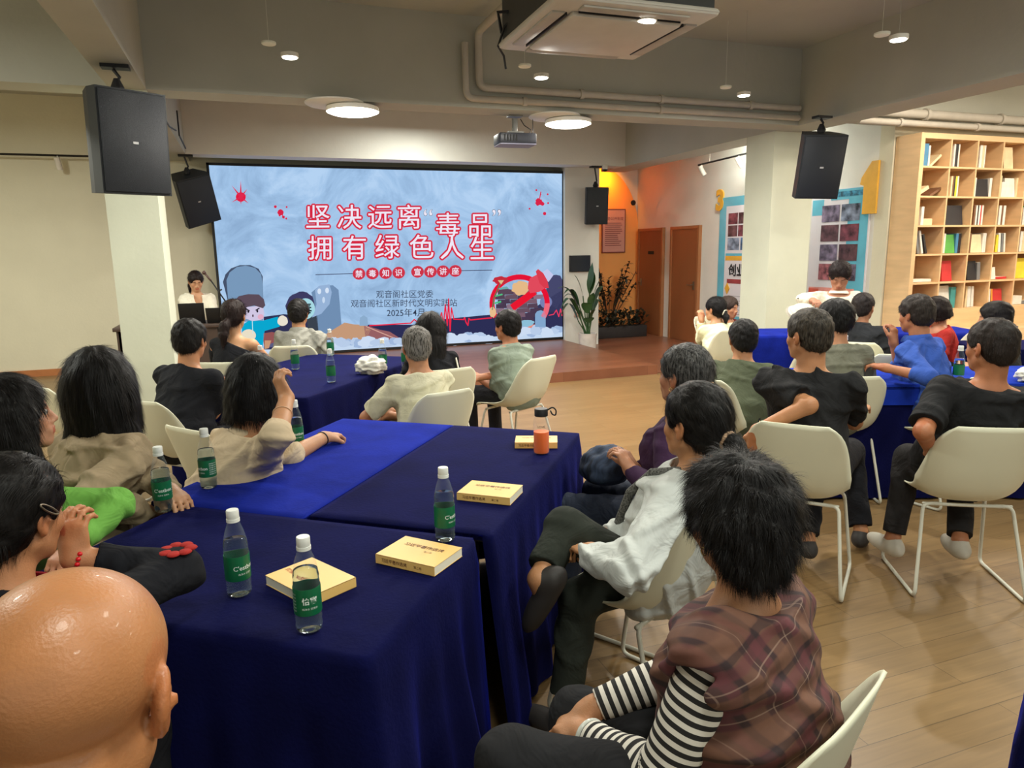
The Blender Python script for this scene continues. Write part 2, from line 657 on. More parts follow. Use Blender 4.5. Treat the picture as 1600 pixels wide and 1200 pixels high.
# splashes
a = Art()
a.el(172, 196, 21, 20, (226, 24, 62), 5)
for ang, ln in [(-90, 70), (-128, 62), (-50, 44), (40, 44), (150, 44), (90, 32), (-20, 28)]:
    q = math.radians(ang)
    d = np.array([math.cos(q), math.sin(q)]); nn = np.array([-d[1], d[0]])
    c0 = np.array([172, 196.])
    a.put([c0 + nn * 5, c0 + d * ln, c0 - nn * 5], [(0, 1, 2)], (222, 40, 78), 6)
for x, y, r in [(340, 262, 13), (318, 238, 6), (352, 282, 6), (336, 275, 4), (366, 240, 4), (364, 288, 4), (330, 262, 4),
                (1438, 228, 15), (1454, 236, 8), (1463, 277, 7), (1428, 178, 4), (1476, 196, 4), (1478, 233, 4), (1399, 256, 4), (1446, 196, 3)]:
    a.blob(x, y, r, r, (216, 36, 72), 5, seed=x)
a.line([(1440, 226), (1447, 186)], 4, (216, 36, 72), 6)
a.line([(344, 262), (352, 284)], 4, (216, 36, 72), 6)
a.build('red_splashes')
# scene along the bottom
a = Art()
DK = (44, 46, 84)
a.pg([(560, 868 - 18), (560, 790), (600, 745), (700, 738), (900, 740), (1000, 720), (1240, 700), (1538, 690), (1538, 790), (560, 845)], DK, 1)
a.blob(1508, 600, 36, 70, (70, 72, 108), 1, 3)
a.pg([(1380, 700), (1470, 640), (1538, 600), (1538, 797), (1380, 797)], (54, 56, 92), 1)
a.blob(425, 655, 66, 58, (62, 60, 98), 1, 8, 0.08)
a.pg([(265, 700), (350, 690), (450, 700), (500, 790), (500, 845), (265, 856)], (48, 50, 84), 1)
a.pg([(93, 552), (104, 520), (128, 495), (165, 482), (210, 482), (245, 498), (262, 530), (264, 700), (130, 700)], (70, 82, 106), 2)
a.pg([(108, 545), (122, 512), (152, 490), (190, 484), (230, 494), (255, 520), (262, 560), (262, 720), (122, 720)], (120, 152, 186), 3)
a.build('large_tombstone')
a = Art()
a.pg([(468, 600), (500, 574), (560, 570), (584, 590), (598, 770), (500, 790), (480, 640)], (112, 142, 178), 2)
a.pg([(484, 590), (500, 572), (545, 566), (555, 600), (545, 650), (510, 690), (470, 705), (490, 650)], (150, 178, 214), 3)
a.el(502, 595, 8, 12, (214, 228, 246), 4); a.el(535, 592, 8, 12, (214, 228, 246), 4); a.el(520, 632, 6, 13, (200, 218, 240), 4)
a.pg([(448, 705), (492, 690), (500, 790), (478, 812), (455, 770)], (58, 66, 78), 2)
a.el(443, 668, 40, 44, (166, 216, 226), 4)
a.text('毒', 443, 668, 54, (20, 24, 30), 5, 0.02)
a.build('ghost_and_gravestone')
a = Art()
a.pg([(172, 735), (200, 716), (262, 716), (325, 700), (333, 742), (268, 760), (258, 838), (226, 838), (222, 770), (172, 770)], (10, 166, 206), 5)
a.el(200, 778, 31, 26, (232, 222, 198), 7)
a.blob(345, 718, 22, 22, (232, 224, 206), 6, 4, 0.1)
a.pg([(176, 660), (262, 652), (268, 690), (255, 712), (218, 718), (186, 706)], (208, 198, 226), 6)
a.el(252, 700, 13, 11, (226, 172, 196), 7)
a.line([(188, 664), (204, 674)], 5, (40, 34, 46), 8); a.line([(246, 664), (232, 672)], 5, (40, 34, 46), 8)
a.el(200, 677, 4, 6, (40, 34, 46), 8); a.el(238, 676, 4, 6, (40, 34, 46), 8); a.el(219, 695, 3, 6, (60, 30, 40), 8)
a.pg([(142, 660), (140, 632), (160, 612), (200, 604), (245, 606), (266, 626), (272, 652), (262, 664), (225, 652), (195, 658), (178, 672)], (92, 76, 88), 9)
a.line([(216, 718), (218, 770)], 3, (200, 230, 236), 8)
a.build('cartoon_boy')
a = Art()
a.pg([(262, 770), (300, 764), (340, 776), (330, 800), (290, 815), (268, 838), (262, 800)], (146, 84, 84), 5)
a.pg([(300, 775), (345, 790), (338, 830), (285, 828)], (90, 92, 128), 4)
a.pg([(268, 800), (296, 800), (286, 832), (268, 836)], (198, 150, 118), 6)
a.pg([(505, 795), (540, 768), (580, 745), (608, 728), (650, 736), (700, 740), (720, 760), (700, 810), (640, 820), (560, 815)], (196, 152, 120), 3)
a.pg([(690, 738), (760, 760), (800, 768), (842, 795), (790, 812), (700, 812)], (150, 96, 100), 3)
a.line([(700, 745), (770, 775), (830, 800)], 4, (214, 164, 150), 4)
a.pg([(672, 742), (674, 708), (690, 698), (706, 708), (708, 742)], (140, 172, 204), 4)
a.build('rubble_heap')
a = Art()
rd = random.Random(5)
for x0, x1, y0 in [(500, 860, 810), (1060, 1230, 800), (1340, 1530, 770)]:
    x = x0
    while x < x1:
        a.blob(x, y0 + rd.uniform(-8, 10), rd.uniform(20, 34), rd.uniform(13, 22), rd.choice([(184, 204, 232), (204, 220, 242), (160, 184, 220)]), 5 + 0.1 * rd.random(), seed=int(x))
        x += rd.uniform(16, 26)
a.pg([(104, 868), (103, 835), (200, 838), (350, 838), (560, 815), (800, 820), (1060, 806), (1300, 790), (1538, 770), (1538, 797)], (196, 216, 240), 4)
a.build('white_clouds')
a = Art()
a.line([(715, 742), (890, 733), (905, 718), (915, 726), (1012, 722), (1022, 690), (1030, 740), (1038, 655), (1046, 745), (1052, 632), (1058, 768), (1064, 670), (1074, 718), (1116, 720), (1120, 712), (1126, 732), (1134, 745), (1138, 716), (1145, 722), (1235, 714)], 5, (236, 38, 70), 7)
a.line([(1480, 706), (1500, 702), (1512, 684), (1522, 712), (1530, 680), (1536, 708)], 4, (236, 60, 96), 7)
a.build('heartbeat_line')
a = Art()
rd = random.Random(2)
for r_ in range(9):
    y = 600 + r_ * 19
    x = 1255 + rd.uniform(-8, 8)
    while x < 1420 - (0 if r_ < 6 else 40):
        wv = rd.uniform(34, 66)
        a.pg([(x, y), (x + wv, y - 2), (x + wv + 2, y + 17), (x, y + 18)], rd.choice([(86, 66, 84), (104, 80, 96), (120, 92, 108), (74, 58, 80), (138, 112, 130)]), 3)
        x += wv + 1.5
a.pg([(1265, 596), (1290, 590), (1330, 598), (1330, 616), (1262, 616)], (92, 70, 88), 3)
a.build('brick_tower')
a = Art()
a.arc(1355, 655, 118, 112, 22, 150, 395, (228, 20, 52), 5)
a.arc(1355, 655, 118, 112, 22, 0, 32, (240, 104, 122), 6)
a.line([(1330, 668), (1412, 610)], 30, (232, 24, 48), 6)
a.blob(1358, 590, 36, 31, (228, 184, 134), 7, 9, 0.25, 18)
a.pg([(1330 + 62, 568), (1400, 548), (1428, 534), (1456, 552), (1462, 592), (1440, 606), (1400, 612), (1390, 592)], (224, 74, 92), 8)
a.pg([(1424, 520), (1434, 510), (1456, 528), (1474, 560), (1480, 590), (1462, 592), (1440, 570)], (216, 60, 78), 9)
a.pg([(1452, 524), (1474, 510), (1500, 536), (1478, 566)], (196, 200, 236), 7)
a.blob(1274, 556, 32, 17, (196, 44, 60), 8, 11, 0.15)
a.pg([(1262, 556), (1288, 556), (1276, 574)], (216, 190, 140), 9)
a.line([(1272, 572), (1245, 630), (1238, 680)], 5, (70, 120, 84), 8)
a.pg([(1250, 620), (1280, 612), (1284, 618), (1252, 626)], (80, 190, 130), 8)
a.pg([(1245, 650), (1276, 642), (1276, 650), (1248, 656)], (80, 190, 130), 8)
a.pg([(1262, 590), (1300, 582), (1310, 592), (1270, 596)], (110, 170, 170), 8)
a.blob(1240, 690, 14, 22, (232, 190, 140), 8, 5)
a.build('no_drugs_sign')
a = Art()
a.pg([(1421, 755), (1421, 700), (1430, 688), (1446, 684), (1460, 690), (1466, 702), (1466, 755)], (130, 166, 204), 6)
a.el(1468, 650, 26, 26, (120, 128, 176), 3)
a.blob(1385, 738, 32, 14, (140, 190, 214), 6, 3); a.blob(1405, 752, 32, 9, (230, 140, 120), 5, 6)
a.build('small_tombstone')

# ---------------- speakers
spk_m = mat('speaker_black', (34, 38, 42), 0.55, noise=0.1, nscale=3)
grille = mat('speaker_grille', (26, 31, 38), 0.45, noise=0.25, nscale=300, bump=0.4, bscale=400)


def speaker(loc, rz, tilt, size, label, ceil_z, roll=0):
    W, D, Hh = size
    t = empty('wall_speaker', loc, 0, label, 'speaker', )
    M = T((0, 0, 0), rz) @ T(rx=tilt, ry=roll)
    # trapezoid cabinet: front face towards -y
    mb = MB()
    f, b = W / 2, W / 2 * 0.66
    out = [(-f, -D / 2), (f, -D / 2), (f, -D / 6), (b, D / 2), (-b, D / 2), (-f, -D / 6)]
    mb.poly(out, Hh, M @ T((0, 0, -Hh / 2)))
    mb.build('cabinet', spk_m, t)
    MB().box((-f + 0.012, -D / 2 - 0.012, -Hh / 2 + 0.012), (f - 0.012, -D / 2 + 0.002, Hh / 2 - 0.012), M, bev=0.008).build('grille', grille, t, auto=40)
    MB().box((-0.018, -D / 2 - 0.016, -0.008), (0.018, -D / 2 - 0.011, 0.008), M).build('badge', mat('badge_silver', (200, 200, 200), 0.4, metal=0.5), t)
    top = M @ Vector((0, 0, Hh / 2))
    dz = ceil_z - loc[2]
    mb = MB()
    mb.lathe([(0.035, 0), (0.045, 0.03), (0.02, 0.09)], 12, T(tuple(top)))
    mb.tube([(top.x, top.y, top.z + 0.07), (top.x + 0.02, top.y, top.z + 0.1), (top.x - 0.015, top.y, dz - 0.03)], 0.012, 8)
    mb.box((top.x - 0.09, top.y - 0.05, dz - 0.025), (top.x + 0.09, top.y + 0.05, dz - 0.001))
    mb.build('hanging_bracket', blackm, t)
    return t


speaker((-0.78, 5.98, 2.42), math.radians(30), math.radians(4), (0.47, 0.42, 0.70), 'large black speaker hanging under the ceiling beam, far left', ZB)
speaker((5.75, 6.25, 2.47), math.radians(-26), math.radians(14), (0.43, 0.40, 0.64), 'black speaker hanging in front of the white column on the right', 2.949, roll=math.radians(2))
speaker((-0.62, 10.9, 2.40), math.radians(20), math.radians(20), (0.46, 0.34, 0.66), 'black speaker tilted down left of the big screen', 2.949, roll=math.radians(-17))
speaker((5.42, 10.78, 2.33), math.radians(-14), math.radians(6), (0.36, 0.34, 0.58), 'black speaker hanging between the big screen and the orange alcove', 2.949)

# ---------------- lamps
lamp_e = emis('lamp_glow', (255, 250, 236), 14)
cap_m = mat('lamp_white', (226, 222, 210), 0.5, noise=0.03)
ghost_m = mat('lens_ghost_pale', (238, 240, 226), 0.5, noise=0.02, emit=0.0)


def disc_lamp(c, lab):
    t = empty('disc_lamp', c, 0, lab, 'ceiling lamp', 'round disc lamps under the cross beam')
    MB().lathe([(0.20, 0.0), (0.235, 0.01), (0.235, 0.045), (0.20, 0.06), (0.04, 0.06)], 36).build('lamp_housing', cap_m, t, auto=40)
    MB().lathe([(0.05, -0.012), (0.19, -0.008), (0.232, 0.008), (0.2, 0.012)], 36).build('diffuser', lamp_e, t, smooth=True)
    MB().lathe([(0.24, 2.95 - c[2] - 0.025), (0.26, 2.95 - c[2] - 0.012), (0.26, 2.95 - c[2] - 0.001)], 36, T((-0.16, -0.02, 0))).tube([(0, 0, 0.05), (-0.05, 0, 2.95 - c[2] - 0.01)], 0.02).build('lens_ghost_ring', cap_m, t, auto=40)  # offset disc with stem, added to repeat the lamp's lens ghost
    area_light('disc_lamp_light', (c[0], c[1], c[2] - 0.03), 0.42, 55, (1.0, 0.93, 0.82))


disc_lamp((1.0, 6.85, 2.87), 'round glowing disc lamp under the cross beam, above the big screen title')
disc_lamp((3.17, 6.92, 2.87), 'round glowing disc lamp under the cross beam, just right of the projector')
for (x, y, z), lab in [((0.4, 5.66, 3.01), 'small glowing pendant spot left of the air conditioner'),
                       ((2.38, 5.72, 3.01), 'small glowing pendant spot just behind the air conditioner corner'),
                       ((4.47, 5.83, 3.01), 'small glowing pendant spot by the cross beam, rightmost of its row'),
                       ((2.31, 3.94, 2.93), 'small glowing pendant spot below the dark box of the air conditioner'),
                       ((4.34, 4.01, 3.01), 'small glowing pendant spot in front of the right ceiling beam')]:
    t = empty('pendant_spot', (x, y, z), 0, lab, 'ceiling lamp', 'pendant spots')
    MB().lathe([(0.045, 0.0), (0.062, 0.004), (0.062, 0.03), (0.012, 0.045)], 24).build('spot_housing', cap_m, t, auto=40)
    MB().lathe([(0.01, -0.006), (0.05, -0.003), (0.056, 0.006)], 24).build('spot_lens', lamp_e, t, smooth=True)
    MB().tube([(0, 0, 0.03), (0, 0, ZC - z)], 0.0014, 6).build('hanging_wire', ceil_m, t)
    area_light('spot_light', (x, y, z - 0.02), 0.1, 42, (1.0, 0.96, 0.86))
    # added pale disc on a wire, repeating the lens ghost of the spot
    o = MB().lathe([(0.048, 0.0), (0.055, 0.006), (0.055, 0.02), (0.01, 0.03)], 24).tube([(0, 0, 0.03), (0, 0, ZC - z - 0.02)], 0.0014, 6).build('lens_ghost_disc', ghost_m)
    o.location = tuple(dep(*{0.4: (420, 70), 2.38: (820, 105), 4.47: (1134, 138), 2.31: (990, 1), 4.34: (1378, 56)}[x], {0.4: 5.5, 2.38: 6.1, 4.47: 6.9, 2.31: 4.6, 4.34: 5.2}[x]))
    tag(o, 'added lens ghost disc beside the ' + lab.replace('small glowing ', '').replace(', right of the others in its row', ', rightmost of its row'), 'ceiling lamp', 'lens ghost discs')

# ---------------- air conditioner cassette
t = empty('air_conditioner', (2.2, 4.3, ZB), math.radians(-1), 'white ceiling cassette air conditioner with dark housing above', 'air conditioner')
acw = mat('ac_white', (205, 200, 188), 0.5, noise=0.04)
acd = mat('ac_galvanised', (58, 58, 56), 0.5, noise=0.1)
MB().box((-0.52, -0.52, 0.0), (0.52, 0.52, 0.05), bev=0.03).box((-0.36, -0.36, -0.03), (0.36, 0.36, 0.01), bev=0.025).build('face_panel', acw, t, auto=40)
MB().box((-0.49, -0.49, 0.05), (0.49, 0.49, 0.40)).build('housing', acd, t)
for k in range(4):
    M = T(rz=k * PI / 2)
    MB().box((-0.34, -0.475, -0.012), (0.34, -0.395, 0.004), M, bev=0.006).build('air_flap', mat('ac_flap', (180, 175, 164), 0.5), t, auto=40)
    MB().box((-0.33, -0.385, -0.016), (0.33, -0.378, 0.004), M).build('slot', blackm, t)
MB().tube([(-0.36, 0.4, 0.36), (-0.36, 0.4, 0.8)], 0.006).tube([(0.36, 0.4, 0.36), (0.36, 0.4, 0.8)], 0.006).tube([(-0.36, -0.4, 0.36), (-0.36, -0.4, 0.8)], 0.006).tube([(0.36, -0.4, 0.36), (0.36, -0.4, 0.8)], 0.006).build('hanger_rod', acd, t)
MB().tube([(-0.43, 0.3, 0.2), (-0.5, 0.42, 0.12), (-0.52, 0.5, 0.02), (-0.46, 0.56, -0.02), (-0.44, 0.58, -0.1)], 0.008).tube([(-0.43, 0.34, 0.2), (-0.55, 0.4, 0.2), (-0.5, 0.48, 0.1)], 0.012).build('cable', blackm, t)

# ---------------- projector
t = empty('projector', (2.62, 7.0, 2.72), math.radians(-4), 'black ceiling projector hanging under the cross beam', 'projector')
MB().box((-0.19, -0.13, -0.05), (0.19, 0.13, 0.05), bev=0.012).build('body', mat('projector_body', (48, 50, 58), 0.4, noise=0.1), t, auto=40)
MB().box((-0.185, -0.126, -0.062), (0.185, 0.126, -0.05)).build('underside', mat('projector_underside', (130, 130, 150), 0.5), t)
mb = MB()
for k in range(5):
    mb.box((-0.15 + k * 0.03, -0.136, -0.03), (-0.135 + k * 0.03, -0.13, 0.03))
mb.build('vent', mat('vent_dark', (16, 16, 18), 0.6), t)
MB().tube([(0, 0, 0.05), (0, 0, 0.2)], 0.03, 12).box((-0.08, -0.05, 0.05), (0.08, 0.05, 0.075)).box((-0.07, -0.05, 0.215), (0.07, 0.05, 0.229)).build('ceiling_mount', mat('mount_grey', (130, 130, 124), 0.5), t)
MB().tube([(0.15, 0, 0.05), (0.17, 0, 0.1), (0.1, 0, 0.14), (0.06, 0.0, 0.2)], 0.005).tube([(0.1, 0, 0.05), (0.19, 0, 0.07), (0.19, 0, 0.2)], 0.004).build('cable', blackm, t)

# ---------------- dome camera
t = empty('security_camera', (5.48, 10.55, 2.88), 0, 'small security camera above the speaker by the orange alcove', 'camera')
MB().lathe([(0.045, 0.0), (0.045, 0.05), (0.03, 0.069)], 16).build('base', cap_m, t, auto=40)
MB().lathe([(0.005, -0.035), (0.03, -0.025), (0.042, 0.0)], 16).build('lens_dome', blackm, t, smooth=True)

# ---------------- track lights
def track(a, b, label, spots, m=blackm):
    a, b = Vector(a), Vector(b)
    rods = MB()
    for f_ in (.2, .8):
        p_ = a.lerp(b, f_)
        rods.tube([p_, (p_.x, p_.y, ZC - .001)], .004, 6)
    o = empty('track_light', tuple((a + b) / 2), 0, label, 'track light')
    world_root(o)
    MB().tube([a, b], 0.014, 4).build('track_rail', m, o)
    rods.build('hanging_rod', cap_m, o)
    for p, d in spots:
        p, d = Vector(p), Vector(d).normalized()
        q = p + Vector((0, 0, -0.09))
        MB().tube([p, q], 0.01).tube([q - d * 0.07, q + d * 0.09], 0.037, 16).build('spot_head', mat('spot_white', (216, 210, 200), 0.5), o, auto=40)
        MB().tube([q + d * 0.09, q + d * 0.092], 0.03, 16).build('spot_lens', mat('vent_dark', (16, 16, 18), 0.6), o)


track((-4.6, 11.3, 2.96), (-1.0, 11.3, 2.96), 'black ceiling track with one white spot on the left wall', [((-2.26, 11.3, 2.96), (0.1, 0.3, -1))])
track(onx(1091, 258, 6.9), onx(1190, 234, 6.9), 'black ceiling track with two white spots above the number three poster', [(onx(1097, 257, 6.9), (0.5, -.3, -1)), (onx(1155, 243, 6.9), (0.5, -.3, -1))])
MB()

# ---------------- alcove: orange arch, notice, screen, plants
def arch_mat():
    m = bpy.data.materials.new('arch_orange')
    m.use_nodes = True
    b = m.node_tree.nodes['Principled BSDF']
    b.inputs['Base Color'].default_value = lin((238, 166, 92))
    b.inputs['Roughness'].default_value = 0.7
    return m


mb = MB()
pts = [(5.62, 0)] + [(5.62, 3.05)] + [(5.62 + 1.56 * math.sin(q), 1.95 + 1.15 * math.cos(q)) for q in np.linspace(0.15, PI / 2, 16)] + [(7.18, 0)]
pts = [(5.62, 0.01), (5.62, 3.2)] + [(6.35 + 0.86 * math.sin(q), 1.95 + 1.2 * math.cos(q)) for q in np.linspace(0.05, PI / 2, 16)] + [(7.19, 0.01)]
V = [(x, 12.46, z) for x, z in pts] + [(x, 12.5, z) for x, z in pts]
n = len(pts)
Fc = [tuple(range(n)), tuple(range(n, 2 * n))[::-1]] + [(i, n + i, n + (i + 1) % n, (i + 1) % n) for i in range(n)]
o = mb.add(V, Fc).build('wall_arch_panel', arch_mat())
tag(o, 'orange arched wall panel behind the alcove plants', 'wall panel')
for i, q in enumerate(np.linspace(0.3, 1.4, 5)):
    pass
area_light('arch_lamp_light', (6.45, 12.15, 3.1), 0.2, 10, (1.0, 0.28, 0.015), (math.radians(45), 0, 0), spread=math.radians(120))
o = MB().lathe([(0.05, 0), (0.05, 0.02), (0.03, 0.022)], 16, T((7.08, 12.455, 2.5), rx=PI / 2)).build('vent_hole', blackm)
tag(o, 'small dark round fitting on the orange arch', 'wall fitting')


def notice(x0, x1, y, z0, z1):
    t = empty('wall_notice', ((x0 + x1) / 2, y, z0), 0, 'framed text notice on the orange alcove wall', 'notice')
    world_root(t)
    MB().box((x0, y - 0.02, z0), (x1, y, z1)).build('board', mat('notice_board', (196, 150, 140), 0.5, noise=0.03), t)
    dkr = mat('notice_text', (110, 50, 56), 0.6)
    mb = MB()
    for a_, b_ in [((x0, z0), (x1, z0 + 0.015)), ((x0, z1 - 0.015), (x1, z1)), ((x0, z0), (x0 + 0.015, z1)), ((x1 - 0.015, z0), (x1, z1))]:
        mb.box((a_[0], y - 0.025, a_[1]), (b_[0], y - 0.019, b_[1]))
    mb.build('frame', dkr, t)
    mb = MB()
    V, Fc = text_mesh('党务公开制度')
    mb.add([((x0 + x1) / 2 + v[0] * 0.07, y - 0.022, z1 - 0.18 + v[1] * 0.07) for v in V], Fc)
    rd = random.Random(4)
    for k in range(12):
        z = z1 - 0.27 - k * 0.038
        mb.box((x0 + 0.06, y - 0.0225, z), (x1 - 0.06 - rd.random() * 0.12, y - 0.0205, z + 0.012))
    mb.build('lettering', dkr, t)


notice(6.40, 6.90, 12.44, 1.56, 2.38)
t = empty('wall_screen', (5.26, 11.0, 1.4), 0, 'small dark wall screen above the potted plant', 'screen')
MB().box((-0.2, -0.03, -0.14), (0.18, 0.02, 0.13), bev=0.006).build('casing', blackm, t, auto=40)
MB().box((-0.19, -0.034, -0.13), (0.17, -0.03, 0.12)).build('display', mat('dark_glass', (30, 36, 46), 0.15, noise=0), t)
o = MB().box((5.16, 11.0, 0.5), (5.27, 11.02, 0.58)).build('wall_socket', mat('socket_pink', (190, 150, 136), 0.5))
tag(o, 'small pinkish wall socket beside the potted plant leaves', 'socket')

leaf_m = mat('leaf_green', (52, 84, 44), 0.45, noise=0.25, nscale=6)
leaf_d = mat('leaf_dark', (38, 44, 34), 0.5, noise=0.25, nscale=6)


def leaf(mb, base, tip, wd, droop=0.1, n=8, nrm=None):
    a, b = Vector(base), Vector(tip)
    d = b - a
    s = d.cross(Vector((0, 0, 1)))
    if s.length < 0.05:
        s = Vector(nrm or (1, 0, 0))
    s.normalize()
    V, Fc = [], []
    for i in range(n + 1):
        t = i / n
        p = a + d * t + Vector((0, 0, droop * math.sin(PI * t) - droop * 0.3 * t))
        ww = wd * math.sin(PI * (0.04 + 0.96 * t) ** 0.8) * 0.5 + 0.001
        up = Vector((0, 0, 0.12 * ww))
        V += [p - s * ww + up * 2, p, p + s * ww + up * 2]
    for i in range(n):
        for k in range(2):
            q = i * 3 + k
            Fc.append((q, q + 1, q + 4, q + 3))
    mb.add(V, Fc)


# potted broad leaf plant
px, py = 5.12, 10.42
t = empty('potted_plant', (px, py, 0), 0, 'tall broad leaved green plant in a white pot beside the screen', 'plant')
MB().lathe([(0.09, 0.0), (0.13, 0.02), (0.15, 0.26), (0.155, 0.28), (0.135, 0.28), (0.12, 0.24)], 24, T((0, 0, 0.006))).build('pot', mat('pot_white', (214, 208, 200), 0.4), t, auto=50)
rd = random.Random(3)
mb, ms = MB(), MB()
for k, (dx, dy, hgt, wd, dr) in enumerate([(-.5, .0, .62, .12, .25), (-.52, -.1, .78, .13, .2), (-.45, -.05, .98, .14, .16), (-.5, .1, 1.05, .14, .12), (-.2, .1, 1.25, .2, .05), (.08, 0, 1.42, .22, .0), (.2, -.1, 1.2, .2, .03),
                                           (.32, 0, 1.05, .16, .1), (.05, -.1, .95, .2, .02), (-.08, -.1, .8, .18, .04), (.1, -.1, .68, .2, .03), (-.02, -.12, .55, .17, .02), (.3, .1, .8, .12, .12), (-.42, .05, 0.9, .11, .15), (.12, .05, 1.3, .18, .04)]):
    base = (rd.uniform(-.04, .04), rd.uniform(-.04, .04), 0.26)
    mid = (dx * 0.35, dy * 0.35, 0.3 + (hgt - 0.3) * 0.62)
    ms.tube([base, mid], 0.009, 6)
    leaf(mb, mid, (dx, dy, hgt), wd, dr)
ms.build('stems', leaf_m, t)
mb.build('leaves', leaf_m, t, smooth=True)
# shrub in the alcove
t = empty('alcove_shrub', (6.35, 12.0, 0), 0, 'dark leafy shrub standing in front of the orange alcove notice', 'plant')
mb, ms = MB(), MB()
for k in range(15):
    q = rd.uniform(0, 2 * PI)
    r0 = rd.uniform(0.15, 0.5)
    tip = (r0 * math.cos(q) * 1.3, r0 * math.sin(q) * 0.5, rd.uniform(0.8, 1.55))
    mid = (tip[0] * 0.35, tip[1] * 0.35, tip[2] * 0.5)
    ms.tube([(0, 0, 0.05), mid, tip], 0.007, 5)
    for j in range(20):
        f = rd.uniform(0.2, 1.0)
        p = Vector(mid).lerp(Vector(tip), f)
        d = Vector((rd.uniform(-1, 1), rd.uniform(-1, 1), rd.uniform(-.5, .6))).normalized() * rd.uniform(0.06, 0.12)
        leaf(mb, p, p + d, 0.045, 0.01, 4)
ms.build('stems', mat('stem_brown', (60, 44, 34), 0.7), t)
mb.build('leaves', leaf_d, t, smooth=True)
t = empty('foliage_planter', (6.35, 11.75, 0), 0, 'low dark bushy planter at the foot of the alcove shrub', 'plant')
MB().box((-0.62, -0.12, 0.006), (0.6, 0.12, 0.22), bev=0.01).build('planter_box', mat('planter_dark', (44, 40, 40), 0.6), t, auto=40)
mb = MB()
for k in range(520):
    p = Vector((rd.uniform(-.62, .6), rd.uniform(-.15, .15), rd.uniform(0.2, 0.48)))
    d = Vector((rd.uniform(-1, 1), rd.uniform(-1, 1), rd.uniform(-.2, .9))).normalized() * rd.uniform(0.06, 0.13)
    leaf(mb, p, p + d, 0.05, 0.01, 4)
mb.build('leaves', leaf_d, t, smooth=True)

# ---------------- posters on the door wall (plane X = 7.2, y decreasing to the right in the photo)
def poster_root(y0, y1, z0, z1, label, m):
    t = empty('wall_poster', (7.19, (y0 + y1) / 2, z0), 0, label, 'poster')
    world_root(t)
    MB().box((7.185, y1, z0), (7.2, y0, z1)).build('poster_sheet', m, t)
    return t


paper = mat('poster_paper', (216, 212, 218), 0.5, noise=0.02)
cyan = mat('poster_cyan', (96, 176, 200), 0.5, noise=0.12, nscale=3)
PH = [mat('photo_%d' % i, c, 0.4, noise=0.9, nscale=9) for i, c in enumerate([(112, 60, 70), (90, 62, 66), (120, 130, 150), (70, 100, 140), (110, 100, 120), (150, 90, 96)])]
gold = mat('gold_foam', (222, 168, 60), 0.5, noise=0.08)


def rect(mb, y0, y1, z0, z1, lay):
    """y0 is the photo-left edge (further away)"""
    x = 7.185 - 0.0015 * lay
    mb.box((x, y1, z0), (x + 0.0012, y0, z1))


P3 = poster_root(9.85, 8.55, 0.5, 2.40, 'tall light blue photo poster below the golden number three', cyan)
mb = MB(); rect(mb, 9.68, 8.60, 0.55, 2.26, 1); mb.build('paper_area', paper, P3)
for r_ in range(2):
    for c_ in range(4):
        mb = MB(); y = 9.62 - c_ * 0.25; z = 1.99 - r_ * 0.19; rect(mb, y, y - 0.23, z - 0.01, z + 0.16, 2); mb.build('photo', PH[(r_ + c_) % 2], P3)
mb = MB(); rect(mb, 9.62, 9.33, 1.58, 1.77, 2); mb.build('photo', PH[2], P3)
mb = MB(); rect(mb, 9.30, 8.95, 1.58, 1.77, 2); mb.build('photo', PH[3], P3)
mb = MB(); rect(mb, 9.66, 8.62, 1.42, 1.49, 2); mb.build('gold_band', gold, P3)
mb = MB(); rect(mb, 9.66, 8.62, 1.46, 1.53, 1.5); mb.build('blue_band', cyan, P3)
mb = MB()
V, Fc = text_mesh('创业活动', 0.03)
mb.add([(7.179, 9.17 - v[0] * 0.2, 1.27 + v[1] * 0.2) for v in V], Fc)
mb.build('heading_lettering', mat('ink_black', (30, 30, 34), 0.6), P3)
mb = MB(); rect(mb, 9.60, 8.70, 1.06, 1.13, 2); mb.build('red_band', mat('band_red', (150, 60, 64), 0.5), P3)
mb = MB()
for k in range(5):
    rect(mb, 9.55, 8.9, 0.86 - k * 0.07, 0.866 - k * 0.07, 2)
mb.build('rule_lines', mat('ink_grey', (120, 120, 126), 0.6), P3)
mb = MB(); rect(mb, 9.02, 8.88, 0.62, 0.94, 3); mb.build('photo', PH[5], P3)
mb = MB()
mb.poly([(0.06, 0), (0, 0.09), (-0.06, 0.0), (0, -0.09)], 0.01, Matrix(((0, 0, 1, 7.172), (1, 0, 0, 9.58), (0, 1, 0, 0.98), (0, 0, 0, 1))))
mb.build('gold_star', gold, P3)


def wall_digit(ch, y, z, size, label, dx=0.03):
    V, Fc = text_mesh(ch, 0.05, 6)
    n = len(V)
    VV = [(7.175, y - v[0] * size, z + v[1] * size) for v in V] + [(7.199, y - v[0] * size, z + v[1] * size) for v in V]
    FF = [tuple(f) for f in Fc] + [tuple(i + n for i in f[::-1]) for f in Fc]
    from collections import Counter
    ed = Counter()
    dire = {}
    for f in Fc:
        for i in range(len(f)):
            a_, b_ = f[i], f[(i + 1) % len(f)]
            ed[frozenset((a_, b_))] += 1
            dire[frozenset((a_, b_))] = (a_, b_)
    for k, c in ed.items():
        if c == 1:
            a_, b_ = dire[k]
            FF.append((b_, a_, a_ + n, b_ + n))
    o = mesh_obj('wall_number', VV, FF, gold, None, smooth=False)
    tag(o, label, 'number')


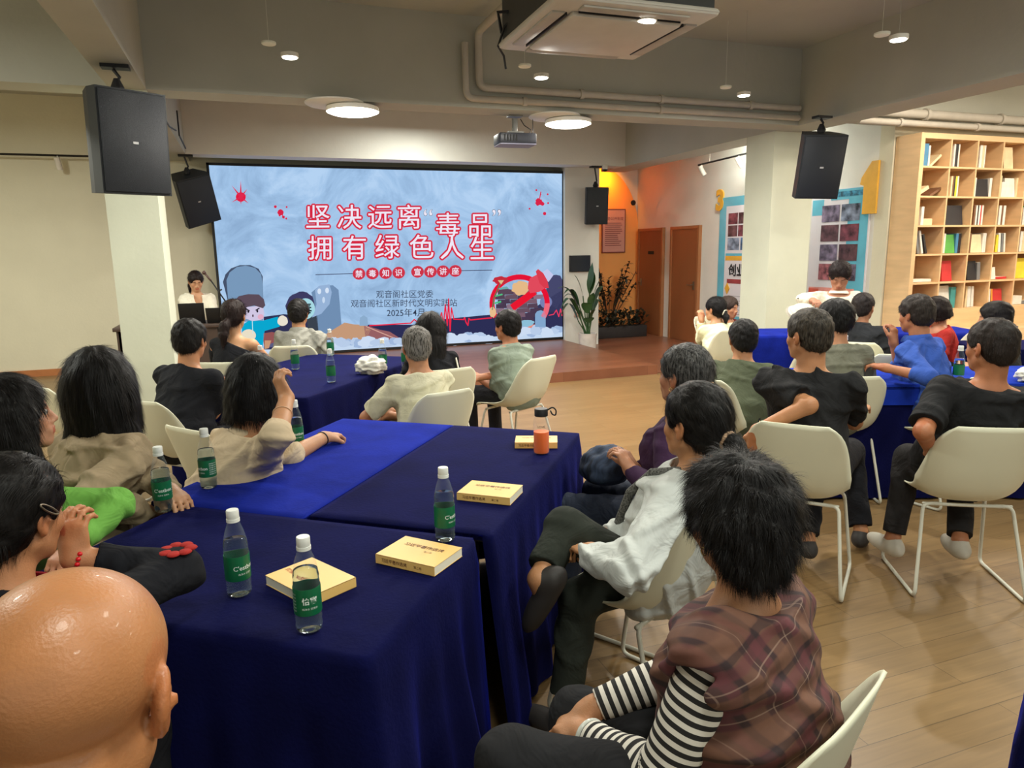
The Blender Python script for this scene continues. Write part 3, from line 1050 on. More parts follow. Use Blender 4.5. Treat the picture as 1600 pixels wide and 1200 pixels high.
wall_digit('3', 9.86, 2.37, 0.42, 'golden number three stuck above the poster by the doors')
P1 = poster_root(7.83, 6.86, 0.62, 2.34, 'blue and white photo poster on the wall behind the standing woman', paper)
mb = MB(); rect(mb, 7.2, 6.88, 0.64, 2.28, 1); mb.build('blue_area', cyan, P1)
mb = MB(); rect(mb, 7.5, 6.9, 2.2, 2.33, 2); mb.build('heading_band', cyan, P1)
mb = MB(); rect(mb, 7.42, 6.98, 2.235, 2.30, 3); mb.build('heading_lettering', mat('heading_blue', (50, 120, 150), 0.5, noise=0.9, nscale=20), P1)
mb = MB(); rect(mb, 7.82, 7.62, 2.02, 2.22, 1); mb.build('blue_square', cyan, P1)
for r_ in range(4):
    for c_ in range(2):
        y = 7.64 - c_ * 0.33; z = 1.93 - r_ * 0.25
        mb = MB(); rect(mb, y, y - 0.30, z, z + 0.21, 3); mb.build('photo', PH[(4, 2, 1, 0, 4, 1, 5, 4)[r_ * 2 + c_]], P1)
mb = MB(); rect(mb, 7.80, 7.02, 0.98, 1.08, 3); mb.build('pink_band', mat('band_pink', (226, 150, 140), 0.5), P1)
mb = MB(); rect(mb, 7.80, 7.62, 0.985, 1.06, 4); mb.build('red_block', mat('band_coral', (214, 92, 72), 0.5), P1)
mb = MB()
for k in range(4):
    rect(mb, 7.5, 7.0, 0.66 + k * 0.07, 0.70 + k * 0.07, 3)
mb.build('text_rows', mat('text_navy', (60, 70, 110), 0.6, noise=0.9, nscale=14), P1)
o = MB().poly([(0, 0), (0.2, 0), (0.2, 0.62), (0.1, 0.62), (-0.04, 0.44), (-0.06, 0.36), (0.0, 0.34)], 0.03,
              Matrix(((0, 0, 1, 7.168), (-1, 0, 0, 6.97), (0, 1, 0, 2.0), (0, 0, 0, 1)))).build('wall_number', gold)
tag(o, 'golden foam number half hidden at the corner of the right poster', 'number')

# ---------------- book shelf
wood = mat('shelf_wood', (222, 186, 140), 0.5, noise=0.08, nscale=3, stretch=(1, 1, 6))
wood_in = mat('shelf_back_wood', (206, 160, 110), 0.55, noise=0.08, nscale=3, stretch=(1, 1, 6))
SHX, SHY = 7.22, 6.25
cw, ch_, th = 0.425, 0.33, 0.02
rows, cols = 6, 8
z_top = 2.86
t = empty('bookcase', (SHX + cols * cw / 2, SHY + 0.15, 0), 0, 'large light wood cubby bookcase filling the right wall', 'bookcase')
world_root(t)
XE = SHX + 0.06 + cols * cw
MB().box((SHX, SHY, 0), (SHX + 0.06, SHY + 0.34, z_top)).build('side_panel', wood, t)
MB().box((SHX + 0.06, SHY, z_top - 0.06), (XE, SHY + 0.32, z_top)).build('top_panel', wood, t)
MB().box((SHX + 0.06, SHY + 0.32, 0.0), (XE, SHY + 0.34, z_top)).build('back_panel', wood_in, t)
zb = z_top - 0.05 - rows * ch_
for r_ in range(rows + 1):
    if r_:
        z = z_top - 0.05 - r_ * ch_
        MB().box((SHX + 0.06, SHY, z), (XE, SHY + 0.32, z + th)).build('shelf_board', wood, t)
for c_ in range(1, cols + 1):
    x = SHX + 0.06 + c_ * cw
    MB().box((x - th, SHY + 0.001, zb + th), (x, SHY + 0.319, z_top - 0.06)).build('divider', wood, t)
MB().box((SHX + 0.06, SHY - 0.0, 0.0), (XE, SHY + 0.3, zb)).build('base_cabinet', wood, t)
MB().box((SHX + 0.06, SHY - 0.35, 0.0), (XE, SHY - 0.001, 0.62), bev=0.006).build('base_bench', wood, t, auto=40)
BC = {'white': (222, 220, 212), 'black': (40, 38, 42), 'red': (196, 50, 52), 'green': (84, 160, 70), 'blue': (70, 130, 170), 'yellow': (226, 206, 60), 'cream': (224, 204, 164),
      'grey': (120, 122, 124), 'brown': (120, 84, 60), 'teal': (70, 150, 150), 'orange': (226, 150, 60)}
BMAT = {k: mat('book_' + k, v, 0.5, noise=0.1, nscale=12) for k, v in BC.items()}
pagem = mat('book_pages', (232, 226, 208), 0.8, noise=0.05)
ORD = ['first', 'second', 'third', 'fourth', 'fifth', 'sixth', 'seventh', 'eighth']


def shelf_book(x, z, wdt, dpt, hgt, colr, tilt, label, face=False):
    r = empty('shelf_book', (x, SHY + 0.08, z), 0, label, 'book', 'books in the bookcase')
    if face:
        r.rotation_euler = (math.radians(-8), 0, 0)
    else:
        r.rotation_euler = (0, tilt, 0)
    MB().box((0, 0, 0), (wdt, dpt, hgt)).build('cover', BMAT[colr], r)
    MB().box((0.002, 0.01, 0.003), (max(wdt - 0.002, 0.003), dpt + 0.001, hgt + 0.0012)).build('pages', pagem, r)
    return r


cells = {  # (row, col): list of (colour, thickness, height, tilt) ; 'face' = cover outward
    (0, 0): [('blue', .05, .24, 0), ('white', .02, .22, 0), ('cream', .02, .2, .9)], (0, 1): [('white', .02, .25, 0), ('black', .03, .25, 0), ('white', .015, .25, 0)],
    (0, 2): [('white', .03, .25, 0), ('cream', .02, .25, 0), ('white', .015, .25, 0)],
    (1, 0): [('cream', .03, .2, 1.1), ('brown', .02, .2, 1.1)], (1, 1): [('cream', .02, .22, 0), ('brown', .015, .22, 0), ('black', .012, .22, 0), ('yellow', .02, .22, 0), ('white', .015, .22, 0)],
    (1, 2): [('white', .05, .21, 0), ('black', .16, .2, 'face'), ('white', .03, .21, 0)], (1, 3): [('yellow', .03, .22, 0), ('cream', .05, .24, 0), ('white', .06, .17, 0), ('white', .12, .22, 'face'), ('cream', .03, .22, 0)],
    (2, 0): [('white', .03, .2, 0), ('cream', .1, .07, 0)], (2, 1): [('grey', .03, .2, 0), ('black', .22, .22, 'face')], (2, 2): [('brown', .02, .22, 0), ('white', .02, .22, 0), ('black', .012, .22, 0), ('white', .02, .22, 0), ('red', .012, .22, 0), ('white', .02, .22, 0)],
    (2, 3): [('white', .03, .22, 0), ('brown', .02, .22, 0), ('white', .03, .22, 0)], (2, 4): [('white', .03, .2, 0), ('green', .02, .22, 0)],
    (3, 0): [('grey', .02, .26, -.25), ('white', .02, .26, -.25), ('black', .02, .22, -.3)], (3, 1): [('white', .02, .22, 0), ('cream', .02, .22, 0), ('white', .02, .22, 0), ('green', .12, .21, 'face'), ('blue', .03, .22, 0), ('black', .03, .22, 0)],
    (3, 2): [('brown', .02, .22, 0), ('cream', .14, .21, 'face'), ('white', .02, .22, 0), ('white', .02, .22, 0)], (3, 3): [('yellow', .03, .2, 0), ('white', .03, .22, -.1), ('grey', .02, .22, -.1), ('white', .02, .22, -.1)], (3, 4): [('white', .03, .24, 0), ('cream', .03, .24, 0), ('white', .03, .24, 0)],
    (4, 0): [('white', .22, .03, 0)], (4, 1): [('red', .12, .23, 'face')], (4, 2): [('black', .11, .22, 'face'), ('grey', .04, .2, -.1)], (4, 3): [('white', .08, .14, 'face'), ('red', .14, .025, 0)], (4, 4): [('yellow', .2, .24, 'face')],
    (5, 0): [('black', .02, .15, 0), ('grey', .1, .08, 0)], (5, 1): [('white', .2, .26, 'face'), ('teal', .06, .24, 0)], (5, 2): [('cream', .02, .24, 0), ('white', .04, .24, -.08), ('white', .03, .24, -.08)], (5, 3): [('white', .02, .2, -.1), ('orange', .02, .2, -.15), ('red', .12, .2, 'face')],
    (5, 4): [('white', .2, .1, 0), ('grey', .2, .04, 0)], (0, 3): [('cream', .12, .25, 'face')], (1, 4): [('cream', .03, .22, 0)]}
ROWN = ['top', 'second', 'third', 'fourth', 'fifth', 'lowest']
for (r_, c_), lst in cells.items():
    tot = sum(q_[1] * 1.35 + .003 + (q_[2] * 1.05 * abs(math.sin(q_[3])) if q_[3] != 'face' else 0) for q_ in lst)
    x = SHX + 0.06 + c_ * cw + max(0.012, min(0.13, cw - .04 - tot))
    z = z_top - 0.05 - (r_ + 1) * ch_ + th + 0.002
    rdc = random.Random(r_ * 10 + c_)
    for k, (colr, tk, hg, tl) in enumerate(lst):
        face = tl == 'face'
        if not face and tl < 0:
            x += hg * abs(math.sin(tl)) * 0.5
        st = 'facing outward' if face else ('leaning' if tl else 'upright')
        shelf_book(x, z + (tk * math.sin(tl) * 0.0 if not face else 0) + (0.002 if not tl or face else (tk * abs(math.sin(tl)) if tl > 0 else 0)), tk * 1.35, 0.03 if face else 0.16, hg * 1.05, colr, 0 if face else tl,
                   '%s %s book, %s from left, %s row, %s cubby of the bookcase' % (st, colr, ORD[k], ROWN[r_], ORD[c_]), face)
        x += tk * 1.35 + 0.003 + (hg * math.sin(tl) if (not face and tl > 0) else 0)
# ================================================================== TABLES
def velvet(name, col, shc, sh=0.6):
    m = mat(name, col, 0.95, noise=0.22, nscale=7, bump=0.2, bscale=90, sheen=sh, shtint=lin(shc))
    m.node_tree.nodes['Principled BSDF'].inputs['Specular IOR Level'].default_value = 0.12
    return m


navy = velvet('velvet_navy', (9, 12, 58), (24, 36, 170), 0.3)
royal = velvet('velvet_royal_blue', (20, 36, 138), (60, 90, 255), 0.25)
blue2 = velvet('velvet_bright_blue', (24, 50, 158), (80, 120, 255), 0.3)
UA = math.radians(52.5)
UD = np.array([math.cos(UA), math.sin(UA)])
VD = np.array([-math.sin(UA), math.cos(UA)])
TZ = 0.75
tab_m = mat('table_laminate', (60, 54, 50), 0.5)


def covered_table(org, ud, lu, lv, sides, m, label, drop=0.73, seed=0, name='covered_table', z=TZ, pl=0.03):
    """org: corner; ud unit dir for length; v = left-hand perpendicular. sides: drop of (v0 side, u1 side, v1 side, u0 side)"""
    vd = np.array([-ud[1], ud[0]])
    t = empty(name, (*(np.array(org) + ud * lu / 2 + vd * lv / 2), 0), 0, label, 'table')
    world_root(t)
    rd = random.Random(seed)
    # perimeter samples
    per = []
    nu, nv = int(lu / 0.022), int(lv / 0.022)
    for i in range(nu):
        per.append((i / nu * lu, 0, 0, -1, 0))
    for i in range(nv):
        per.append((lu, i / nv * lv, 1, 0, 1))
    for i in range(nu):
        per.append((lu - i / nu * lu, lv, 0, 1, 2))
    for i in range(nv):
        per.append((0, lv - i / nv * lv, -1, 0, 3))
    n = len(per)
    c = np.array(org)
    rng = np.random.RandomState(seed)
    # pleat phase with uneven spacing
    ph = np.cumsum(rng.uniform(0.6, 1.5, n)) * 0.42
    am = 0.55 + 0.45 * np.interp(np.arange(n), np.linspace(0, n, 14), rng.rand(14))
    dropv = np.array([sides[p[4]] for p in per])
    # smooth the changes of drop at short sides but not across corners with full skirts
    V, Fc = [], []
    levels = [0, 0.006, 0.03, 0.1, 0.22, 0.4, 0.62, 0.82, 1.0]
    cr = 0.022
    for li, lv_ in enumerate(levels):
        for k, (u, v, nu_, nv_, sd) in enumerate(per):
            # corner-rounded normal
            du = min(u, lu - u); dv = min(v, lv - v)
            nx, ny = nu_, nv_
            if du < 0.05 and dv < 0.05:
                nx = (-1 if u < lu / 2 else 1) * (1 - du / 0.05) + (nu_ if sd in (1, 3) else 0) * 0.5
                ny = (-1 if v < lv / 2 else 1) * (1 - dv / 0.05) + (nv_ if sd in (0, 2) else 0) * 0.5
                l = math.hypot(nx, ny) or 1
                nx, ny = nx / l, ny / l
            D = dropv[k]
            s = 0
            if lv_ > 0:
                g = min(1, lv_ * 1.3) * (1 if D > 0.3 else 0)
                s = cr * min(1, lv_ * D / 0.03) if D > 0.3 else 0.002
                s += g * pl * (0.5 + 0.9 * lv_) * am[k] * (math.sin(ph[k]) * 0.6 + 0.4 * math.sin(ph[k] * 2.3 + 1) + 0.9)
            zz = z - lv_ * D + (0.0 if lv_ else 0.001)
            if li == 1:
                zz = z - 0.004; s = cr * 0.6 if D > 0.3 else 0.001
            if li == 2:
                zz = z - min(0.03, D)
            zz = max(zz, 0.004)
            p = c + ud * (u + nx * s) + vd * (v + ny * s)
            V.append((p[0], p[1], zz))
    for li in range(len(levels) - 1):
        for k in range(n):
            k2 = (k + 1) % n
            Fc.append((li * n + k, (li + 1) * n + k, (li + 1) * n + k2, li * n + k2))
    # top: interior grid with slight wrinkles
    top0 = len(V)
    gu, gv = 24, 14
    cen = c + ud * lu / 2 + vd * lv / 2
    # ring inset then centre fan: simple nested rings
    prev = list(range(n))
    for f in (0.93, 0.8, 0.6, 0.35):
        st = len(V)
        for k, (u, v, *_r) in enumerate(per):
            uu = lu / 2 + (u - lu / 2) * f; vv = lv / 2 + (v - lv / 2) * f
            p = c + ud * uu + vd * vv
            zz = z + 0.001 + 0.0012 * math.sin(uu * 17 + seed) * math.sin(vv * 13 + 2 * seed)
            V.append((p[0], p[1], zz))
        cur = list(range(st, st + n))
        for k in range(n):
            Fc.append((prev[k], prev[(k + 1) % n], cur[(k + 1) % n], cur[k]))
        prev = cur
    Fc.append(tuple(prev))
    mesh_obj('tablecloth', V, Fc, m, t, smooth=True)
    ang = math.atan2(ud[1], ud[0])
    M = T((c[0], c[1], 0), ang)
    MB().box((0.01, 0.01, z - 0.03), (lu - 0.01, lv - 0.01, z - 0.004), M).build('tabletop', tab_m, t)
    for a_, b_ in [(0.08, 0.08), (lu - 0.08, 0.08), (0.08, lv - 0.08), (lu - 0.08, lv - 0.08)]:
        MB().tube([M @ Vector((a_, b_, 0.0)), M @ Vector((a_, b_, z - 0.03))], 0.015).build('leg', metal, t)
    return t


def uv(u, v):
    return G0 + UD * u + VD * v


G0 = np.array([0.635, 1.985])
FULL = 0.735
covered_table(uv(0.01, 0), UD, 1.30, 0.64, (FULL, FULL, 0.02, 0.02), navy, 'long table under navy velvet, holding the orange drink bottle', seed=1, pl=0.045)
covered_table(uv(-0.02, 0.65), UD, 1.33, 0.63, (0.02, FULL, FULL, 0.02), royal, 'table under brighter royal blue velvet beside the navy one', seed=2, pl=0.022)
covered_table(uv(-0.70, 0.04), UD, 0.675, 1.10, (FULL, 0.02, FULL, FULL), navy, 'nearest table under navy velvet, holding the two front bottles', seed=3, pl=0.048)
# far left table
A0 = np.array([0.27, 4.48])
covered_table(A0, UD, 1.72, 1.05, (FULL, FULL, FULL, FULL), navy, 'navy velvet covered table below the big screen, bottles and a white bag on it', seed=4, pl=0.02)
# right tables: two butted together, the nearer with an overlay cloth
RA = math.radians(-22)
RD = np.array([math.cos(RA), math.sin(RA)])
covered_table((3.02, 3.62), RD, 2.2, 0.62, (FULL, FULL, FULL, FULL), navy, 'navy skirted table in front of the man in black at right', seed=5, pl=0.015)
rt = covered_table((2.99, 3.595), RD, 2.25, 0.67, (0.13, 0.13, 0.13, 0.13), blue2, 'x', seed=6, z=TZ + 0.008)
# keep only the cloth of the overlay
for ch in [x for x in list(COL.objects) if x.parent == rt and x.name.split('.')[0] != 'tablecloth']:
    bpy.data.objects.remove(ch, do_unlink=True)
rt.name = 'table_overlay'
tag(rt, 'bright blue overlay cloth with short hanging edge on the right table', 'tablecloth')
covered_table((4.62, 5.85), RD, 2.4, 0.62, (FULL, FULL, FULL, FULL), royal, 'blue covered table at the back behind the cream chairs', seed=7, pl=0.015)
covered_table(tuple(onz(1612, 1120, TZ)[:2]), np.array([math.cos(-1.05), math.sin(-1.05)]), 0.7, 0.6, (FULL,) * 4, navy, 'navy table skirt at the bottom right corner', seed=8, pl=0.02)

# ================================================================== CHAIRS
chair_m = mat('chair_shell', (222, 220, 194), 0.4, noise=0.03, nscale=2)
rod_m = mat('chair_rod', (214, 212, 196), 0.35, noise=0.03)


def make_chair_parts(root):
    prof = [(0.235, .435), (0.215, .452), (0.12, .447), (0.0, .437), (-0.10, .442), (-0.17, .468), (-0.215, .52), (-0.245, .60), (-0.268, .69), (-0.288, .77), (-0.300, .825), (-0.302, .84)]
    wid = [.19, .215, .225, .23, .235, .24, .24, .237, .23, .215, .185, .15]
    side = [.0, .012, .03, .05, .075, .10, .105, .085, .06, .035, .015, .005]
    # resample
    P = []
    m = 34
    pr = np.array(prof); ss = np.r_[0, np.cumsum(np.linalg.norm(np.diff(pr, axis=0), axis=1))]
    tt = np.linspace(0, ss[-1], m)
    Y = np.interp(tt, ss, pr[:, 0]); Z = np.interp(tt, ss, pr[:, 1]); W = np.interp(tt, ss, wid); S = np.interp(tt, ss, side)
    for a_ in (Y, Z, W, S):
        for _ in range(2):
            a_[1:-1] = (a_[:-2] + 2 * a_[1:-1] + a_[2:]) / 4
    tg = np.c_[np.gradient(Y), np.gradient(Z)]; tg /= np.linalg.norm(tg, axis=1)[:, None]
    nrm = np.c_[tg[:, 1], -tg[:, 0]]    # points up/front
    nrm *= np.where(nrm[:, :1] * 1.0 + nrm[:, 1:] > 0, 1, -1)
    k = 19
    V, Fc = [], []
    for i in range(m):
        for j in range(k):
            x = -1 + 2 * j / (k - 1)
            e = abs(x) ** 3.0
            # rounded corners at the two ends
            drop = 0
            o = S[i] * e
            V.append((x * W[i] * (1 - 0.05 * e), Y[i] + nrm[i, 0] * o, Z[i] + nrm[i, 1] * o))
    n0 = len(V)
    Vt = np.array(V).reshape(m, k, 3)
    du = np.gradient(Vt, axis=0); dv = np.gradient(Vt, axis=1)
    nn = np.cross(dv, du); nn /= np.linalg.norm(nn, axis=2)[..., None] + 1e-9
    # orient to match nrm
    sg = np.sign((nn[:, k // 2, 1] * nrm[:, 0] + nn[:, k // 2, 2] * nrm[:, 1]))[:, None, None]
    nn = nn * sg
    Vb = Vt - nn * 0.007
    V = [tuple(v) for v in Vt.reshape(-1, 3)] + [tuple(v) for v in Vb.reshape(-1, 3)]
    for i in range(m - 1):
        for j in range(k - 1):
            a_ = i * k + j
            q = (a_, a_ + 1, a_ + k + 1, a_ + k)
            Fc.append(q); Fc.append(tuple(n0 + x for x in q[::-1]))
    bd = [i * k for i in range(m)] + [(m - 1) * k + j for j in range(1, k)] + [i * k + k - 1 for i in range(m - 2, -1, -1)] + [j for j in range(k - 2, 0, -1)]
    for q in range(len(bd)):
        a_, b_ = bd[q], bd[(q + 1) % len(bd)]
        Fc.append((b_, a_, a_ + n0, b_ + n0))
    sh = mesh_obj('seat_shell', V, Fc, chair_m, root)
    bm = bmesh.new(); bm.from_mesh(sh.data); bmesh.ops.recalc_face_normals(bm, faces=bm.faces[:]); bm.to_mesh(sh.data); bm.free()
    for s in (-1, 1):
        p = [(s * .12, .10, .425), (s * .19, .13, .418), (s * .235, .21, .010), (s * .235, -.25, .010), (s * .19, -.13, .425), (s * .12, -.12, .425)]
        MB().tube(rounded_path(p, 0.04), 0.0085, 10).build('sled_leg', rod_m, root, smooth=True)
    MB().tube([(-.19, -.125, .424), (.19, -.125, .424)], 0.0085, 10).tube([(-.19, .12, .42), (.19, .12, .42)], 0.0085, 10).build('cross_rod', rod_m, root, smooth=True)


CH0 = None


def chair(x, y, heading, label):
    """heading clockwise from +Y = direction the seat faces"""
    global CH0
    if CH0 is None:
        CH0 = empty('shell_chair', (x, y, 0), -heading, label, 'chair', 'cream shell chairs')
        make_chair_parts(CH0)
        return CH0
    c = copy_tree(CH0)
    c.location = (x, y, 0)
    c.rotation_euler = (0, 0, -heading)
    c['label'] = label
    return c


# ================================================================== BOTTLES
def thin_clear(name, c, alpha, rough):
    m = mat(name, c, rough, noise=0, ior=1.45)
    N, L = m.node_tree.nodes, m.node_tree.links
    b = N['Principled BSDF']
    lw = N.new('ShaderNodeLayerWeight'); lw.inputs[0].default_value = 0.25
    mr = N.new('ShaderNodeMapRange'); mr.inputs['To Min'].default_value = alpha; mr.inputs['To Max'].default_value = min(1, .02 + alpha * 9)
    L.new(lw.outputs['Facing'], mr.inputs[0]); L.new(mr.outputs[0], b.inputs['Alpha'])
    b.inputs['Coat Weight'].default_value = 1.0; b.inputs['Coat Roughness'].default_value = 0.03
    return m


pet = thin_clear('bottle_plastic', (205, 222, 226), 0.012, 0.05)
water = mat('water', (215, 235, 238), 0.0, noise=0, trans=1.0, ior=1.12)
capw = mat('cap_white', (230, 232, 226), 0.4, noise=0.02)
lab_g = mat('label_green', (12, 100, 62), 0.4, noise=0.1, nscale=30)
lab_w = mat('label_white_ink', (225, 235, 228), 0.5, noise=0)


def lathe_shell(prof, n=28):
    return MB().lathe(prof, n)


def wrap(V, r, ang0, z0, size):
    out = []
    for v in V:
        q = ang0 + v[0] * size / r
        out.append((r * math.cos(q), r * math.sin(q), z0 + v[1] * size))
    return out


BOT0 = {}


def bottle(p, ang, label, far=False, scale=1.0):
    """ang: world angle the label text faces"""
    key = far
    if key not in BOT0:
        r = empty('water_bottle', (0, 0, 0), 0, 'x', 'bottle', 'plastic water bottles')
        R0 = 0.0315
        prof = [(0.012, 0.004), (0.022, 0.0), (0.029, 0.004), (R0, 0.016), (0.0298, 0.026), (R0, 0.034), (0.0305, 0.045), (0.0308, 0.115), (R0, 0.122), (0.0300, 0.128), (0.0310, 0.136), (0.0290, 0.150), (0.0240, 0.172), (0.0165, 0.194), (0.0130, 0.203), (0.0130, 0.212)]
        inner = [(max(a_ - 0.0007, 0.001), z + (0.0008 if i < 3 else 0)) for i, (a_, z) in enumerate(prof)]
        full = prof + inner[::-1]
        MB().lathe(full, 28, cap=False).build('bottle_body', pet, r, smooth=True)
        wl = [(a_ - 0.0012, z + (0.0012 if i < 3 else 0)) for i, (a_, z) in enumerate(prof) if z < 0.15]
        wl = [(0.001, 0.006)] + wl + [(0.0275, 0.151), (0.001, 0.151)]
        MB().lathe(wl, 28).build('water', water, r, smooth=True)
        MB().lathe([(0.0318, 0.048), (0.0320, 0.050), (0.0320, 0.111), (0.0318, 0.113), (0.0312, 0.113), (0.0312, 0.048)], 32, cap=False).build('label_band', lab_g, r, auto=40)
        if not far:
            V, Fc = text_mesh("C'estbon", 0.012)
            MB().add(wrap(V, 0.0322, 0, 0.083, 0.0165), Fc).build('label_lettering', lab_w, r)
            V, Fc = text_mesh("怡寶", 0.03)
            V2, F2 = text_mesh("纯净水 饮用水", 0.0)
            MB().add(wrap(V, 0.0322, PI, 0.085, 0.018), Fc).add(wrap(V2, 0.0322, PI, 0.066, 0.006), F2).add(wrap(V2, 0.0322, 0, 0.066, 0.006), F2).build('label_lettering', lab_w, r)
            mb = MB()
            V3, F3 = text_mesh("净含量 555ml", 0.0)
            for k in range(6):
                mb.add(wrap(V3, 0.0322, PI / 2, 0.1 - k * 0.008, 0.0055), F3)
            mb.build('label_small_print', lab_w, r)
        MB().lathe([(0.0145, 0.208), (0.0155, 0.210), (0.0155, 0.228), (0.0145, 0.231), (0.002, 0.231)], 28).tube([(0, 0, 0.2), (0, 0, 0.2085)], 0.0165, 24).build('cap', capw, r, auto=40)
        BOT0[key] = r
        c = r
    else:
        c = copy_tree(BOT0[key])
    c.location = (p[0], p[1], p[2])
    c.rotation_euler = (0, 0, ang)
    c.scale = (scale,) * 3
    c['label'] = label
    return c


def toward_cam(p, off=0.0):
    return math.atan2(-p[1], -p[0]) + off


for (x, y, z, off, lab, far) in [
    (484, 985, TZ, PI + 0.15, 'water bottle in front of the yellow book, nearest of all bottles', 0),
    (375, 930, TZ, 0.6, 'water bottle on the near table, left of the yellow book', 0),
    (257, 800, TZ, 0.1, 'water bottle by the table edge in front of the taupe blazer woman', 0),
    (327, 763, TZ, -0.9, 'water bottle on royal blue cloth between blazer woman and empty chair back', 0),
    (465, 705, TZ, 0.2, 'water bottle beside the elbow of the woman in beige', 0),
    (696, 845, TZ, 0.95, 'water bottle standing between two yellow books at the table seam', 0),
    (518, 598, TZ, 0.2, 'water bottle at the near edge of the far left table', 1),
    (462, 578, TZ, 0.2, 'water bottle on the far left table below the man in light grey', 1),
    (517, 556, TZ, 0.2, 'water bottle furthest back on the far left table', 1),
    (599, 578, TZ, 0.2, 'water bottle right beside the crumpled white bag', 1),
    (634, 575, TZ, 0.2, 'water bottle half hidden behind the grey haired man', 1),
    (410, 590, TZ, 0.2, 'water bottle between the man in black and woman in black dress', 1),
    (1425, 581, TZ + .01, 0.2, 'water bottle in front of the man in the blue shirt', 1),
    (1318, 575, TZ + .01, 0.2, 'water bottle between the black shirt man and blue table top', 1),
    (1496, 598, TZ + .01, 0.2, 'water bottle half hidden by the shoulder of the far right man', 1)]:
    p = onz(x, y, z)
    bottle((p[0], p[1], z + 0.0035), toward_cam(p, off), lab, bool(far))

# orange drink flask
p = onz(846, 709, TZ)
t = empty('drink_flask', (p[0], p[1], TZ + 0.003), toward_cam(p) + PI / 2, 'clear flask of orange drink with a black strap lid', 'bottle')
glass = thin_clear('flask_glass', (225, 225, 225), 0.02, 0.03)
pr = [(0.02, 0.0), (0.032, 0.002), (0.035, 0.01), (0.035, 0.145), (0.032, 0.158), (0.025, 0.166), (0.025, 0.172)]
MB().lathe(pr + [(a_ - 0.0015, z + (0.002 if z < 0.01 else 0)) for a_, z in pr[::-1]], 32, cap=False).build('flask_body', glass, t, smooth=True)
MB().lathe([(0.001, 0.004), (0.031, 0.005), (0.0332, 0.012), (0.0332, 0.098), (0.001, 0.098)], 32).build('orange_drink', mat('orange_drink', (255, 116, 28), 0.2, noise=0.03, sss=0.3), t, smooth=False, auto=50)
MB().lathe([(0.027, 0.166), (0.029, 0.168), (0.029, 0.196), (0.027, 0.199), (0.002, 0.199)], 28).build('lid', blackm, t, auto=40)
MB().tube(rounded_path([(0.027, 0, 0.192), (0.05, 0, 0.206), (0.066, 0, 0.19), (0.062, 0, 0.168), (0.048, 0, 0.172), (0.040, 0.0, 0.19)], 0.012), 0.0035, 6).build('carry_strap', blackm, t, smooth=True)
V, Fc = text_mesh('LOVE', 0.01)
MB().add([(0.0354 * math.sin(v[0] * 0.014 / 0.0354), -0.0354 * math.cos(v[0] * 0.014 / 0.0354), 0.125 + v[1] * 0.014) for v in V], Fc).build('print', blackm, t)

# ================================================================== YELLOW BOOKS
ybook = mat('book_cover_yellow', (240, 196, 116), 0.45, noise=0.04, nscale=4)
ink = mat('ink_brown', (110, 66, 40), 0.6, noise=0)
inkr = mat('ink_red', (170, 60, 40), 0.6, noise=0)


def ybk(corner_px, ang, label, title, vertical=False, w_=0.2, h_=0.145, th_=0.027, redink=False, flip=0):
    """corner_px: centre pixel of cover; ang: world direction of the book's reading x axis"""
    p = onz(*corner_px, TZ + th_)
    t = empty('paperback_book', (p[0], p[1], TZ + 0.003), ang, label, 'book', 'yellow paperbacks')
    a_, b_ = w_ / 2, h_ / 2
    # spine along the -y side
    MB().box((-a_, -b_, 0.0), (a_, b_, 0.0012)).box((-a_, -b_, th_ - 0.0012), (a_, b_, th_)).box((-a_, -b_, 0.0), (a_, -b_ + 0.0015, th_)).build('cover', ybook, t)
    MB().box((-a_ + 0.001, -b_ + 0.001, 0.0012), (a_ - 0.001, b_ - 0.0015, th_ - 0.0012)).build('pages', pagem, t)
    mb = MB()
    V, Fc = text_mesh(title, 0.012)
    if vertical:
        for i, chx in enumerate(title):
            V, Fc = text_mesh(chx, 0.012)
            mb.add([(a_ * 0.55 - i * 0.0 + v[0] * 0.018 - 0.055 + 0, b_ - 0.02 - i * 0.019 + v[1] * 0.018, th_ + 0.0006) for v in V], Fc)
    else:
        mb.add([(0.0 + v[0] * 0.0195, b_ * 0.35 + v[1] * 0.0195, th_ + 0.0006) for v in V], Fc)
        V2, F2 = text_mesh('第二卷', 0.0)
        mb.add([(0.03 + v[0] * 0.009, 0.0 + v[1] * 0.009, th_ + 0.0006) for v in V2], F2)
        V, Fc = text_mesh(title, 0.012)
        mb.add([(-0.035 + v[0] * 0.0125, -b_ - 0.0006, th_ / 2 + v[1] * 0.0125) for v in V], Fc)
        V2, F2 = text_mesh('第二卷', 0.0)
        mb.add([(0.045 + v[0] * 0.009, -b_ - 0.0006, th_ / 2 + v[1] * 0.009) for v in V2], F2)
    mb.build('title_lettering', inkr if redink else ink, t)
    return t


def ang_px(a_, b_, z):
    p, q = onz(*a_, z), onz(*b_, z)
    return math.atan2(q[1] - p[1], q[0] - p[0])


ybk((655, 862), ang_px((578, 880), (684, 905), .777), 'yellow paperback lying at the corner of the nearest table', '习近平著作选读')
ybk((766, 765), ang_px((711, 780), (805, 790), .777), 'yellow paperback on the navy table behind the seam bottle', '习近平著作选读')
ybk((838, 687), ang_px((800, 700), (877, 700), .777), 'yellow paperback behind the orange drink flask', '习近平著作选读', w_=0.19, h_=0.12)
ybk((485, 902), ang_px((458, 950), (554, 908), .777), 'yellow paperback lying behind the nearest water bottle', '习近平著作选读', vertical=True, redink=True, w_=0.145, h_=0.2)

